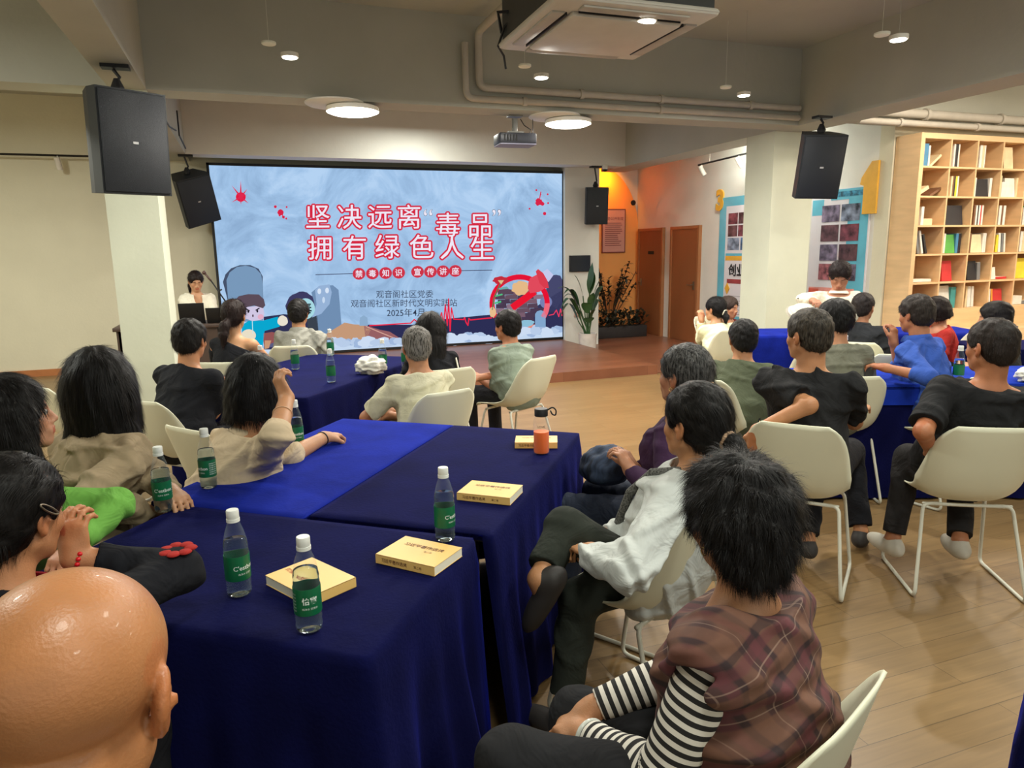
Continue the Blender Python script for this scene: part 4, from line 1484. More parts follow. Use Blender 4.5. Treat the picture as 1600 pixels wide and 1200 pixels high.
# white crumpled bag
def crumple(name, loc, r, m, label, cat, seed, n=3, amp=0.35, parent=None):
    bm = bmesh.new()
    bmesh.ops.create_icosphere(bm, subdivisions=4, radius=1)
    rd = np.random.RandomState(seed)
    ks = rd.normal(size=(9, 3)) * 3.2
    phs = rd.rand(9) * 6.3
    for v in bm.verts:
        p = np.array(v.co)
        f = 1 + amp * sum(abs(math.sin(k @ p + f_)) - 0.6 for k, f_ in zip(ks, phs)) / 3.2
        q = p * f
        v.co = (q[0] * r[0], q[1] * r[1], max(q[2] * r[2], -r[2] * 0.8) + r[2] * 0.8)
    me = bpy.data.meshes.new(name)
    bm.to_mesh(me); bm.free()
    me.materials.append(m)
    me.polygons.foreach_set('use_smooth', [True] * len(me.polygons))
    o = bpy.data.objects.new(name, me)
    COL.objects.link(o)
    o.location = loc
    return tag(o, label, cat)


p = onz(580, 584, TZ)
crumple('plastic_bag', (p[0], p[1], TZ + 0.003), (0.11, 0.08, 0.07), mat('bag_white', (226, 224, 214), 0.5, bump=0.4), 'crumpled white bag on the far left table', 'bag', 5)
p = onz(1592, 600, TZ)
crumple('plastic_bag', (p[0] + .1, p[1], TZ + 0.011), (0.1, 0.07, 0.05), MATS['bag_white'], 'crumpled clear white wrapper on the right table edge', 'bag', 9)
# phone under the arm of the woman in beige
p = onz(490, 690, TZ)
o = MB().box((-0.075, -0.036, 0), (0.075, 0.036, 0.009), bev=0.003).build('phone', mat('phone_black', (18, 18, 20), 0.2, noise=0), None, auto=40)
o.location = (p[0], p[1], TZ + 0.003); o.rotation_euler = (0, 0, 0.4)
tag(o, 'black phone lying under the arm of the woman in beige', 'phone')

# presenter desk on the stage with two monitors and a microphone stand
t = empty('speaker_desk', (-0.85, 8.75, 0.12), 0, 'dark desk on the stage in front of the seated presenter', 'desk')
MB().box((-0.55, -0.25, 0.72), (0.55, 0.3, 0.76), bev=0.005).build('desktop', mat('desk_dark', (70, 56, 48), 0.5), t, auto=40)
for a_ in (-0.52, 0.48):
    MB().box((a_, -0.22, 0), (a_ + 0.04, 0.27, 0.72)).build('side_panel', mat('desk_dark', (70, 56, 48), 0.5), t)
MB().box((-0.5, -0.22, 0.2), (0.5, -0.2, 0.72)).build('front_panel', mat('desk_dark', (70, 56, 48), 0.5), t)


def laptop(c, ang, label, w_, h_, m=blackm, tilt=18):
    t = empty('laptop', c, ang, label, 'laptop')
    MB().box((-w_ / 2, -0.0, 0.0), (w_ / 2, 0.2, 0.016), bev=0.003).build('keyboard_base', m, t, auto=40)
    MB().box((-w_ / 2, -0.012, 0), (w_ / 2, 0.0, h_), T((0, 0, 0.012), rx=math.radians(tilt)), bev=0.003).build('lid', m, t, auto=40)
    return t


laptop((-0.62, 8.62, 0.883), 0, 'black laptop lid in front of the seated presenter', 0.26, 0.23)
laptop((-0.36, 8.56, 0.883), math.radians(-8), 'black boxy laptop right of the presenter laptop', 0.22, 0.17)
t = empty('microphone_stand', (-0.33, 8.86, 0.88), 0, 'dark microphone stand bent toward the seated presenter', 'microphone')
MB().lathe([(0.07, 0.001), (0.07, 0.012), (0.01, 0.02)], 20).build('base', blackm, t, auto=40)
MB().tube([(0, 0, 0.01), (0.0, 0, 0.34), (0.03, 0.0, 0.36)], 0.009).tube([(0.07, -0.02, 0.2), (-0.08, 0.06, 0.46)], 0.008).build('boom_arm', blackm, t, smooth=True)
MB().tube([(-0.08, 0.06, 0.46), (-0.14, 0.1, 0.54)], 0.012).tube([(-0.14, 0.1, 0.54), (-0.155, 0.11, 0.56)], 0.022).build('microphone', mat('mic_grey', (90, 66, 60), 0.4), t, smooth=True)

# laptop on the right
p = dep(1582, 540, 5.6)
laptop((p[0], p[1] + 0.1, 0.765), math.radians(20), 'open blue grey laptop by the right edge of the photo', 0.3, 0.2, mat('laptop_blue', (70, 90, 120), 0.4))
covered_table((5.75, 4.15), RD, 1.4, 0.6, (FULL,) * 4, navy, 'navy table under the laptop by the right edge', seed=9, pl=0.015)
# ================================================================== PEOPLE: signed-distance bodies
class SDF:
    def __init__(s, lo, hi, h):
        s.lo = np.array(lo, dtype=np.float64); s.h = h
        s.n = np.ceil((np.array(hi) - s.lo) / h).astype(int) + 1
        s.a = np.full(s.n, 0.08, dtype=np.float32)

    def block(s, lo, hi, pad):
        i0 = np.clip(np.floor((np.array(lo) - pad - s.lo) / s.h).astype(int), 0, s.n)
        i1 = np.clip(np.ceil((np.array(hi) + pad - s.lo) / s.h).astype(int) + 1, 0, s.n)
        if np.any(i1 <= i0):
            return None
        X, Y, Z = [(s.lo[k] + np.arange(i0[k], i1[k]) * s.h).astype(np.float32) for k in range(3)]
        return (slice(i0[0], i1[0]), slice(i0[1], i1[1]), slice(i0[2], i1[2])), X[:, None, None], Y[None, :, None], Z[None, None, :]

    def comb(s, sl, d, op, k):
        a = s.a[sl]
        if op == 'u':
            hh = np.maximum(k - np.abs(a - d), 0) / k if k > 0 else 0
            s.a[sl] = np.minimum(a, d) - hh * hh * k * 0.25
        else:
            d = -d
            hh = np.maximum(k - np.abs(a - d), 0) / k if k > 0 else 0
            s.a[sl] = np.maximum(a, d) + hh * hh * k * 0.25

    def cone(s, a, b, ra, rb, k=0.02, op='u', flat=False):
        a = np.array(a, float); b = np.array(b, float)
        m = max(ra, rb)
        B = s.block(np.minimum(a, b) - m, np.maximum(a, b) + m, 0.04)
        if B is None:
            return
        sl, X, Y, Z = B
        ba = (b - a).astype(np.float32)
        L2 = float(ba @ ba) + 1e-9
        t0 = ((X - a[0]) * ba[0] + (Y - a[1]) * ba[1] + (Z - a[2]) * ba[2]) / L2
        t = np.clip(t0, 0, 1)
        d = np.sqrt((X - a[0] - ba[0] * t) ** 2 + (Y - a[1] - ba[1] * t) ** 2 + (Z - a[2] - ba[2] * t) ** 2) - (ra + (rb - ra) * t)
        if flat:
            d = np.maximum(d, (t0 - 1) * math.sqrt(L2))
        s.comb(sl, d.astype(np.float32), op, k)

    def ell(s, c, A, r, k=0.02, op='u'):
        c = np.array(c, float); r = np.array(r, float); A = np.array(A, float)
        ext = np.sqrt(((A * r[None, :]) ** 2).sum(1))
        B = s.block(c - ext, c + ext, 0.04)
        if B is None:
            return
        sl, X, Y, Z = B
        x, y, z = X - c[0], Y - c[1], Z - c[2]
        k0 = 0; k1 = 0
        for i in range(3):
            q = (x * A[0, i] + y * A[1, i] + z * A[2, i]) / r[i]
            k0 = k0 + q * q
            k1 = k1 + (q / r[i]) ** 2
        k0 = np.sqrt(k0); k1 = np.sqrt(k1) + 1e-6
        s.comb(sl, (k0 * (k0 - 1) / k1).astype(np.float32), op, k)

    def plane(s, c, n):
        """keep the side opposite to n"""
        X, Y, Z = [(s.lo[k] + np.arange(s.n[k]) * s.h).astype(np.float32) for k in range(3)]
        d = (X[:, None, None] - c[0]) * n[0] + (Y[None, :, None] - c[1]) * n[1] + (Z[None, None, :] - c[2]) * n[2]
        s.a = np.maximum(s.a, d.astype(np.float32))

    def creases(s, amp, seed, freq=46):
        idx = np.nonzero(np.abs(s.a) < 0.025)
        P = np.stack([s.lo[k] + idx[k] * s.h for k in range(3)], 1)
        rd = np.random.RandomState(seed)
        v = np.zeros(len(P))
        for _ in range(6):
            k = rd.normal(size=3); k[2] *= 1.3; k /= np.linalg.norm(k)
            m = rd.normal(size=3); m /= np.linalg.norm(m)
            n2 = rd.normal(size=3) * 5
            w_ = np.sin(P @ (m * freq * .22) + rd.rand() * 6.3)
            q = np.sin(P @ (k * freq * rd.uniform(.6, 1.2)) + 2.2 * np.sin(P @ n2 + rd.rand() * 6) + rd.rand() * 6.3)
            v += np.clip(w_, 0, 1) * (np.maximum(q, 0) ** 2.2)
        s.a[idx] -= (amp * (v - .6)).astype(np.float32)

    def noise(s, amp, freq, seed, aniso=None, ridge=False):
        idx = np.nonzero(np.abs(s.a) < 0.03)
        P = np.stack([s.lo[k] + idx[k] * s.h for k in range(3)], 1)
        rd = np.random.RandomState(seed)
        v = np.zeros(len(P))
        for _ in range(7):
            k = rd.normal(size=3); k /= np.linalg.norm(k)
            if aniso is not None:
                k = k * np.array(aniso)
            w_ = P @ (rd.normal(size=3) * freq * 0.5)
            q = np.sin(P @ (k * freq * rd.uniform(0.6, 1.6)) + rd.rand() * 6.3 + 1.3 * np.sin(w_))
            v += (1 - 2 * np.abs(q)) if ridge else q
        s.a[idx] += (amp * v / 2.6).astype(np.float32)

    def mesh(s):
        g = vdb.FloatGrid(0.08)
        g.copyFromArray(s.a)
        g.transform = vdb.createLinearTransform(voxelSize=s.h)
        pts, tri, quad = g.convertToPolygons(0.0, 0.0)
        pts = np.asarray(pts, float) + s.lo
        Fc = [tuple(q) for q in np.asarray(quad)] + [tuple(q) for q in np.asarray(tri)]
        q = np.asarray(quad)
        if len(q):
            a_, b_, c_ = pts[q[:, 0]], pts[q[:, 1]], pts[q[:, 2]]
            vol = np.einsum('ij,ij->i', a_ - pts.mean(0), np.cross(b_ - pts.mean(0), c_ - pts.mean(0))).sum()
            if vol < 0:
                Fc = [f[::-1] for f in Fc]
        return pts, Fc


def vn(v):
    v = np.array(v, float)
    return v / (np.linalg.norm(v) + 1e-9)


ZU = np.array([0, 0, 1.0])


def hdg(a):
    return np.array([math.sin(a), math.cos(a), 0]), np.array([math.cos(a), -math.sin(a), 0])


def frame(h, pitch, roll):
    f0, r0 = hdg(h)
    f = f0 * math.cos(pitch) - ZU * math.sin(pitch)
    u = ZU * math.cos(pitch) + f0 * math.sin(pitch)
    r = r0
    r2 = r * math.cos(roll) - u * math.sin(roll)
    u2 = u * math.cos(roll) + r * math.sin(roll)
    return np.stack([r2, f, u2], 1)     # columns: right, forward, up


def ik(sh, hand, pole, l1, l2):
    sh, hand, pole = map(lambda v: np.array(v, float), (sh, hand, pole))
    d = hand - sh
    L = np.linalg.norm(d)
    if L > (l1 + l2) * 0.985:
        d = d / L * (l1 + l2) * 0.985
        hand = sh + d
        L = np.linalg.norm(d)
    if L < 0.12:
        L = 0.12
    u = d / np.linalg.norm(d)
    x = (l1 * l1 - l2 * l2 + L * L) / (2 * L)
    y = math.sqrt(max(l1 * l1 - x * x, 1e-6))
    pp = pole - sh
    pp = pp - u * (pp @ u)
    if np.linalg.norm(pp) < 1e-3:
        pp = np.array([0, 0, -1.0])
    return sh + u * x + vn(pp) * y, hand


def head_sdf(S, c, A, g=1.0, detail=True, ears=True, k=0.012, fat=1.0):
    P = lambda x, y, z: c + A @ (np.array([x * fat, y, z]) * g)
    I = A
    S.ell(P(0, -.014, .036), I, np.array([.076 * fat, .096, .083]) * g, 0.001)
    S.ell(P(0, .026, -.030), I, np.array([.060 * fat, .060, .076]) * g, 0.03)
    for q in (-1, 1):
        S.cone(P(q * .050, .0, -.050), P(q * .014, .066, -.088), .017 * g, .013 * g, 0.03)
        S.ell(P(q * .040, .056, -.022), I, np.array([.023, .020, .022]) * g, 0.022)
    S.ell(P(0, .070, -.086), I, np.array([.020, .016, .016]) * g, 0.02)
    S.cone(P(-.030, .078, .024), P(.030, .078, .024), .010 * g, .010 * g, 0.018)
    for q in (-1, 1):
        S.ell(P(q * .032, .094, .004), I, np.array([.019, .013, .011]) * g, 0.012, 's')
        S.ell(P(q * .031, .073, .005), I, np.array([.0135, .0125, .010]) * g, 0.005)
    S.cone(P(0, .084, .014), P(0, .104, -.026), .0065 * g, .0105 * g, 0.012)
    for q in (-1, 1):
        S.ell(P(q * .0125, .092, -.031), I, np.array([.0085, .0105, .0075]) * g, 0.006)
    S.ell(P(0, .082, -.056), I, np.array([.028, .014, .018]) * g, 0.02)
    S.ell(P(0, .0935, -.052), I, np.array([.022, .0075, .0048]) * g, 0.005)
    S.ell(P(0, .0925, -.0625), I, np.array([.019, .0075, .0056]) * g, 0.005)
    S.ell(P(0, .1025, -.0572), I, np.array([.022, .006, .0016]) * g, 0.003, 's')
    if ears:
        for q in (-1, 1):
            a = 0.42 * q
            E = A @ np.array([[math.cos(a), math.sin(a), 0], [-math.sin(a), math.cos(a), 0], [0, 0, 1]]).T
            S.ell(P(q * .079 * (1 if fat <= 1 else 1), -.010, .000), E, np.array([.0085, .0200, .0320]) * g, 0.006)
            S.ell(P(q * .076, -.003, -.026), E, np.array([.0085, .011, .014]) * g, 0.006)
            if S.h < 0.0065:
                S.ell(P(q * .0885, -.004, .003), E, np.array([.0065, .0115, .0190]) * g, 0.004, 's')
                S.ell(P(q * .0835, .002, -.006), E, np.array([.006, .005, .008]) * g, 0.004)


def hand_sdf(S, w_, f, n, side, curl, g=1.0, spread=1.0):
    """w_ wrist, f finger direction, n back of hand, side: thumb lateral direction"""
    f, n, side = vn(f), vn(n), vn(side)
    A = np.stack([side, f, n], 1)
    fat = 1.0 if S.h < 0.0065 else 1.15
    P = lambda x, y, z: w_ + A @ (np.array([x, y, z]) * g)
    S.ell(P(0, .046, -.002), A, np.array([.040, .052, .0155]) * g * (1, 1, fat), 0.015)
    S.cone(w_, P(0, .03, 0), .025 * g, .022 * g, 0.02)
    for i, (x, L, rr) in enumerate([(.029, .072, .0088), (.010, .080, .0090), (-.010, .075, .0086), (-.028, .058, .0078)]):
        p = P(x, .082 - abs(x) * 0.15, 0)
        S.cone(P(x * .6, .04, 0), p, .010 * g, rr * g * fat, 0.008)
        ang = 0
        for j, (fr, bend) in enumerate([(.46, .75), (.30, 1.0), (.24, .7)]):
            ang += curl * bend * (1 + 0.08 * i)
            d = f * math.cos(ang) - n * math.sin(ang) + side * (x * 2.5 * spread * (1 - curl * .5))
            q = p + vn(d) * L * fr * g
            S.cone(p, q, rr * g * fat * (1 - 0.08 * j), rr * g * fat * (1 - 0.08 * (j + 1)), 0.004)
            p = q
    p0 = P(.018, .018, -.004); p1 = P(.044, .045, -.014)
    S.cone(p0, p1, .015 * g, .0115 * g, 0.012)
    d2 = vn(f * .85 + side * (.35 - curl * .3) - n * (.15 + curl * .4))
    p2 = p1 + d2 * .032 * g
    S.cone(p1, p2, .0115 * g, .0100 * g, 0.004)
    S.cone(p2, p2 + vn(d2 - n * .2 * curl - side * .25 * curl) * .026 * g, .0100 * g, .0078 * g, 0.004)


# ---------------- materials for people
def skin_mat(name, c, rough=0.5, coat=0.0):
    if name in MATS:
        return MATS[name]
    c = tuple(v * k_ for v, k_ in zip(c, (.91, .86, .80)))
    m = mat(name, c, rough, noise=0.07, nscale=22, bump=0.12, bscale=260, sss=0.12, coat=coat)
    nt = m.node_tree
    N, L = nt.nodes, nt.links
    at = N.new('ShaderNodeAttribute'); at.attribute_name = 'tint'
    mx = N.new('ShaderNodeMix'); mx.data_type = 'RGBA'; mx.blend_type = 'MULTIPLY'; mx.inputs[0].default_value = 1
    b = N['Principled BSDF']
    src_ = b.inputs['Base Color'].links[0].from_socket
    L.new(src_, mx.inputs[6]); L.new(at.outputs[0], mx.inputs[7]); L.new(mx.outputs[2], b.inputs['Base Color'])
    return m


def hair_mat(name, c, grey=0.0, greycol=(150, 146, 140), rough=0.5):
    if name in MATS:
        return MATS[name]
    c = tuple(v * .72 for v in c)
    m = mat(name, c, rough, noise=0.0)
    nt = m.node_tree
    N, L = nt.nodes, nt.links
    b = N['Principled BSDF']
    tc = N.new('ShaderNodeTexCoord')
    mp = N.new('ShaderNodeMapping'); mp.inputs['Scale'].default_value = (160, 160, 22)
    nz = N.new('ShaderNodeTexNoise'); nz.inputs['Scale'].default_value = 1; nz.inputs['Detail'].default_value = 3
    cr = N.new('ShaderNodeValToRGB')
    cr.color_ramp.elements[0].position = 0.38; cr.color_ramp.elements[0].color = lin(c)
    cr.color_ramp.elements[1].position = 0.72 - 0.2 * grey; cr.color_ramp.elements[1].color = lin(greycol) if grey else lin(tuple(min(255, int(v * 1.5 + 4)) for v in c))
    L.new(tc.outputs['Object'], mp.inputs[0]); L.new(mp.outputs[0], nz.inputs[0]); L.new(nz.outputs[0], cr.inputs[0]); L.new(cr.outputs[0], b.inputs['Base Color'])
    bp = N.new('ShaderNodeBump'); bp.inputs['Strength'].default_value = 0.5; bp.inputs['Distance'].default_value = 0.003
    L.new(nz.outputs[0], bp.inputs['Height']); L.new(bp.outputs[0], b.inputs['Normal'])
    b.inputs['Specular IOR Level'].default_value = 0.22
    return m


def cloth(name, c, rough=0.85, noise=0.08, bump=0.2, bscale=120, sheen=0.0):
    m = mat('cloth_' + name, c, rough, noise=noise, nscale=14, bump=.55, bscale=9, sheen=sheen)
    for n_ in m.node_tree.nodes:
        if n_.type == 'TEX_NOISE' and abs(n_.inputs['Scale'].default_value - 9) < .1:
            n_.inputs['Distortion'].default_value = 1.1
            n_.inputs['Detail'].default_value = 3
        if n_.type == 'BUMP':
            n_.inputs['Distance'].default_value = 0.03
    m.node_tree.nodes['Principled BSDF'].inputs['Specular IOR Level'].default_value = 0.2
    return m


def stripe_mat(name, c1, c2, period, duty=0.5, attr='along'):
    m = bpy.data.materials.new(name); m.use_nodes = True
    N, L = m.node_tree.nodes, m.node_tree.links
    b = N['Principled BSDF']; b.inputs['Roughness'].default_value = 0.85
    at = N.new('ShaderNodeAttribute'); at.attribute_name = attr
    mu = N.new('ShaderNodeMath'); mu.operation = 'DIVIDE'; mu.inputs[1].default_value = period
    fr = N.new('ShaderNodeMath'); fr.operation = 'FRACT'
    gt = N.new('ShaderNodeMath'); gt.operation = 'GREATER_THAN'; gt.inputs[1].default_value = duty
    mx = N.new('ShaderNodeMix'); mx.data_type = 'RGBA'; mx.inputs[6].default_value = lin(c1); mx.inputs[7].default_value = lin(c2)
    L.new(at.outputs['Fac'], mu.inputs[0]); L.new(mu.outputs[0], fr.inputs[0]); L.new(fr.outputs[0], gt.inputs[0]); L.new(gt.outputs[0], mx.inputs[0]); L.new(mx.outputs[2], b.inputs['Base Color'])
    MATS[name] = m
    return m


def plaid_mat():
    m = bpy.data.materials.new('cloth_plaid'); m.use_nodes = True
    N, L = m.node_tree.nodes, m.node_tree.links
    b = N['Principled BSDF']; b.inputs['Roughness'].default_value = 0.8
    tc = N.new('ShaderNodeTexCoord'); sp = N.new('ShaderNodeSeparateXYZ')
    mp = N.new('ShaderNodeMapping'); mp.inputs['Rotation'].default_value = (0.25, 0.3, 0.1)
    L.new(tc.outputs['Object'], mp.inputs[0])
    L.new(mp.outputs[0], sp.inputs[0])

    def band(axis, period, shift, lo, hi):
        a1 = N.new('ShaderNodeMath'); a1.operation = 'MULTIPLY_ADD'; a1.inputs[1].default_value = 1 / period; a1.inputs[2].default_value = shift
        L.new(sp.outputs[axis], a1.inputs[0])
        f1 = N.new('ShaderNodeMath'); f1.operation = 'FRACT'; L.new(a1.outputs[0], f1.inputs[0])
        g = N.new('ShaderNodeMapRange'); g.interpolation_type = 'SMOOTHSTEP'
        # triangular bump
        s1 = N.new('ShaderNodeMath'); s1.operation = 'SUBTRACT'; s1.inputs[1].default_value = 0.5; L.new(f1.outputs[0], s1.inputs[0])
        ab = N.new('ShaderNodeMath'); ab.operation = 'ABSOLUTE'; L.new(s1.outputs[0], ab.inputs[0])
        g.inputs['From Min'].default_value = lo; g.inputs['From Max'].default_value = hi; g.inputs['To Min'].default_value = 1; g.inputs['To Max'].default_value = 0
        L.new(ab.outputs[0], g.inputs[0])
        return g.outputs[0]

    col = None

    def mix(col, colr, facsock, amt):
        ml = N.new('ShaderNodeMath'); ml.operation = 'MULTIPLY'; ml.inputs[1].default_value = amt; L.new(facsock, ml.inputs[0])
        mx = N.new('ShaderNodeMix'); mx.data_type = 'RGBA'
        L.new(ml.outputs[0], mx.inputs[0])
        if isinstance(col, tuple):
            mx.inputs[6].default_value = col
        else:
            L.new(col, mx.inputs[6])
        mx.inputs[7].default_value = lin(colr)
        return mx.outputs[2]

    col = lin((72, 46, 44))
    for ax in (0, 2):
        col = mix(col, (120, 82, 62), band(ax, 0.088, 0.1, 0.14, 0.2), 0.5)
        col = mix(col, (104, 50, 56), band(ax, 0.088, 0.55, 0.08, 0.14), 0.5)
        col = mix(col, (40, 26, 30), band(ax, 0.088, 0.35, 0.05, 0.07), 0.55)
        col = mix(col, (190, 160, 140), band(ax, 0.088, 0.8, 0.008, 0.018), 0.3)
    nz = N.new('ShaderNodeTexNoise'); nz.inputs['Scale'].default_value = 26
    hs = N.new('ShaderNodeHueSaturation'); mr = N.new('ShaderNodeMapRange'); mr.inputs['To Min'].default_value = 0.7; mr.inputs['To Max'].default_value = 1.3
    L.new(tc.outputs['Object'], nz.inputs[0]); L.new(nz.outputs[0], mr.inputs[0]); L.new(mr.outputs[0], hs.inputs['Value']); L.new(col, hs.inputs['Color']); L.new(hs.outputs[0], b.inputs['Base Color'])
    MATS['cloth_plaid'] = m
    return m


eyew = mat('eye_white', (225, 218, 210), 0.2, noise=0)
irism = mat('iris_dark', (36, 24, 18), 0.15, noise=0)
goldm = mat('jewellery_gold', (222, 190, 120), 0.25, metal=1.0, noise=0)
jade = mat('bangle_pale', (206, 208, 198), 0.2, noise=0.1, nscale=40)


def grid_normals(V, Fc):
    n = np.zeros_like(V)
    q = np.array([f[:3] for f in Fc])
    fn = np.cross(V[q[:, 1]] - V[q[:, 0]], V[q[:, 2]] - V[q[:, 0]])
    for j in range(3):
        np.add.at(n, q[:, j], fn)
    return n / (np.linalg.norm(n, axis=1)[:, None] + 1e-12)


PEOPLE = {}


def person(key, label, head, hphi, bphi, hp=5, hr=0, sex='m', g=1.0, build=1.0, vox=0.007, skin=(206, 160, 126), hair=None, top=None, pants=(38, 38, 42), arms=None,
           stand=False, lean=1, L=None, legs=None, belly=0.0, shoes=(50, 46, 44), extras=None, eyes=False, pelvis=None, fat=1.0, skin_rough=0.5, coat=0.0, cap_fo=0.26, zp=None, shw=None, nb_off=None):
    px, py, d = head
    hc = dep(px, py, d)
    vh = math.atan2(hc[0], hc[1])
    Hh = vh + math.radians(hphi)
    Bh = vh + math.radians(bphi)
    A = frame(Hh, math.radians(hp), math.radians(hr))
    bf, br = hdg(Bh)
    zp = zp or (0.93 if stand else 0.55)
    Lt = L or (0.50 if sex == 'm' else 0.47) * g
    nb = hc - A @ np.array([0, 0.03, 0]) - ZU * 0.150 * g - vn(A[:, 2] + ZU) * 0.012
    if nb_off is not None:
        nb = nb + br * nb_off[0] + bf * nb_off[1] + ZU * nb_off[2]
    dz = nb[2] - zp
    fo = math.sqrt(max(Lt * Lt - dz * dz, 0.0))
    fo = min(fo, cap_fo) * lean
    pv = np.array([nb[0], nb[1], zp]) - bf * fo
    if pelvis is not None:
        pv = np.array([pelvis[0], pelvis[1], zp])
    up = vn(nb - pv)
    tf = vn(bf - up * (bf @ up))
    tr = np.cross(tf, up)
    TA = np.stack([tr, tf, up], 1)
    LT = np.linalg.norm(nb - pv)
    print('PERSON', key, 'head z %.2f' % hc[2], 'pelvis', np.round(pv, 2), 'LT %.2f' % LT, 'heading %.0f' % math.degrees(Bh))
    sw = (shw or (0.175 if sex == 'm' else 0.155)) * build * g
    TP = lambda x, y, t: pv + up * (LT * t) + tr * x + tf * y
    sh = {1: TP(sw * .95, 0, .855), -1: TP(-sw * .95, 0, .855)}
    l1, l2 = (0.275 * g, 0.245 * g) if sex == 'm' else (0.255 * g, 0.225 * g)
    arms = arms or {}
    J = {}
    for q, nm in ((1, 'R'), (-1, 'L')):
        a = arms.get(nm, 'lap')
        curl, roll, hd = 0.55, None, None
        if isinstance(a, str):
            base = np.array([pv[0], pv[1], 0])
            if a == 'lap':
                hand = base + bf * .27 + br * q * .05 + ZU * (zp + 0.12)
                pole = base + bf * 0.0 + br * q * .33 + ZU * (zp + .2)
            elif a == 'table':
                hand = base + bf * .42 + br * q * .08 + ZU * 0.80
                pole = base + bf * .15 + br * q * .4 + ZU * 0.6
            elif a == 'down':
                hand = sh[q] - ZU * 0.5 + bf * 0.08 + br * q * 0.05
                pole = sh[q] - ZU * .25 - bf * .1
        else:
            hx, hy, hd_ = a[0]
            ex, ey, ed = a[1]
            hand = onz(hx, hy, float(hd_)) if isinstance(hd_, str) else dep(hx, hy, d + hd_)
            pole = dep(ex, ey, d + ed)
            if len(a) > 2 and a[2] is not None:
                curl = a[2]
            if len(a) > 3:
                hd = a[3]
        el, hand = ik(sh[q], hand, pole, l1, l2)
        J[q] = (el, hand, curl, hd)
    # legs
    hip = {q: pv + br * q * .09 * g - ZU * 0.01 for q in (1, -1)}
    legs = legs or {}
    K = {}
    for q, nm in ((1, 'R'), (-1, 'L')):
        if nm in legs:
            kn, an, fd = legs[nm]
            kn = dep(kn[0], kn[1], d + kn[2]); an = dep(an[0], an[1], d + an[2])
            fp = 0
            if isinstance(fd, tuple):
                fd, fp = fd
            fdir = hdg(Bh + math.radians(fd))[0] * math.cos(math.radians(fp)) - ZU * math.sin(math.radians(fp))
        elif stand:
            kn = hip[q] - ZU * .43 + bf * .03; an = hip[q] * (1, 1, 0) + ZU * .08; fdir = bf
        else:
            kn = hip[q] + bf * .42 * g + br * q * .05; kn[2] = 0.50
            an = kn - bf * 0.02 + ZU * 0; an[2] = 0.085; fdir = bf
        K[q] = (kn, an, fdir)

    allp = [hc, pv] + [v for q in (1, -1) for v in (*J[q][:2], sh[q], *K[q][:2])]
    allp = np.array(allp)
    lo, hi = allp.min(0) - 0.2, allp.max(0) + 0.2
    lo[2] = max(lo[2], -0.02)
    root = empty('person', (pv[0], pv[1], 0), -Bh, label, 'person')
    world_root(root)
    sv = max(vox, 0.005)
    tb = 1 + belly

    def torso(S, inf, k=0.05, low=True):
        S.ell(TP(0, 0.0, .06), TA, np.array([.152, .112, .13]) * g * (build, tb, 1) + inf, 0.001)
        S.ell(TP(0, .015 + .3 * (tb - 1) * .1, .34), TA, np.array([.142, .108, .17]) * g * (build, tb * tb, 1) + inf, k)
        S.ell(TP(0, .005, .66), TA, np.array([.158 if sex == 'm' else .145, .112, .17]) * g * (build, 1, 1) + inf, k)
        if sex == 'f':
            for q in (-1, 1):
                S.ell(TP(q * .065, .085, .66), TA, np.array([.06, .055, .06]) * g + inf * .5, 0.04)
        for q in (-1, 1):
            S.cone(TP(q * .02, -.01, .93), TP(q * sw * .88, -.005, .865), .052 * g + inf * .7, .046 * g + inf * .8, 0.04)

    nr = (.052 if sex == 'f' else .058) * g * (fat if fat > 1 else 1)
    ntop = hc + A @ np.array([0, -.022, -.055]) * g
    # ---------------- skin
    S = SDF(lo, hi, vox)
    torso(S, -0.014)
    S.cone(nb - up * .06 * g, ntop, nr * 1.06, nr, 0.03)
    head_sdf(S, hc, A, g, fat=fat)
    for q in (1, -1):
        el, hand, curl, hd = J[q]
        S.cone(sh[q], el, .046 * g * build, .037 * g, 0.03)
        wr = hand
        fdir = vn(hand - el) if hd is None else vn(hd)
        wpos = wr - fdir * 0.0
        S.cone(el, wpos, .039 * g, .0255 * g, 0.015)
        n = ZU - fdir * (ZU @ fdir)
        if np.linalg.norm(n) < 0.4:
            n = -bf - fdir * (-bf @ fdir)
        n = vn(n)
        side = np.cross(fdir, n) * (-q)
        hand_sdf(S, wpos, fdir, n, side, curl, g * (1.0 if sex == 'm' else .92))
        kn, an, fd = K[q]
        S.cone(hip[q], kn, .070 * g, .048 * g, 0.03)
        S.cone(kn, an, .046 * g, .032 * g, 0.02)
        S.cone(an, an + fd * .04 - np.cross(vn(np.cross(fd, ZU)), fd) * .03, .032 * g, .026 * g, 0.02)
    V, Fc = S.mesh()
    ho = mesh_obj('body', V, Fc, skin_mat('skin_%s' % key, skin, skin_rough, coat), root)
    # tint: lips, brows
    loc = (V - hc) @ A / g
    tint = np.ones((len(V), 4))
    x, y, z = np.abs(loc[:, 0]), loc[:, 1], loc[:, 2]
    lips = (x < .023) & (y > .086) & (z < -.046) & (z > -.069)
    tint[lips, :3] = (0.85, 0.5, 0.5)
    brow = (x > .014) & (x < .047) & (y > .06) & (z > .019) & (z < .0285)
    tint[brow, :3] = (0.3, 0.26, 0.24)
    cheek = (y > .03) & (z < -.01) & (z > -.05) & (x > .02)
    tint[cheek, :3] = (1.0, 0.93, 0.9)
    ear = (x > .078) & (np.abs(y + .01) < .03)
    tint[ear, :3] = (1.0, 0.86, 0.8)
    ca = ho.data.color_attributes.new('tint', 'FLOAT_COLOR', 'POINT')
    ca.data.foreach_set('color', tint.reshape(-1).astype(np.float32))
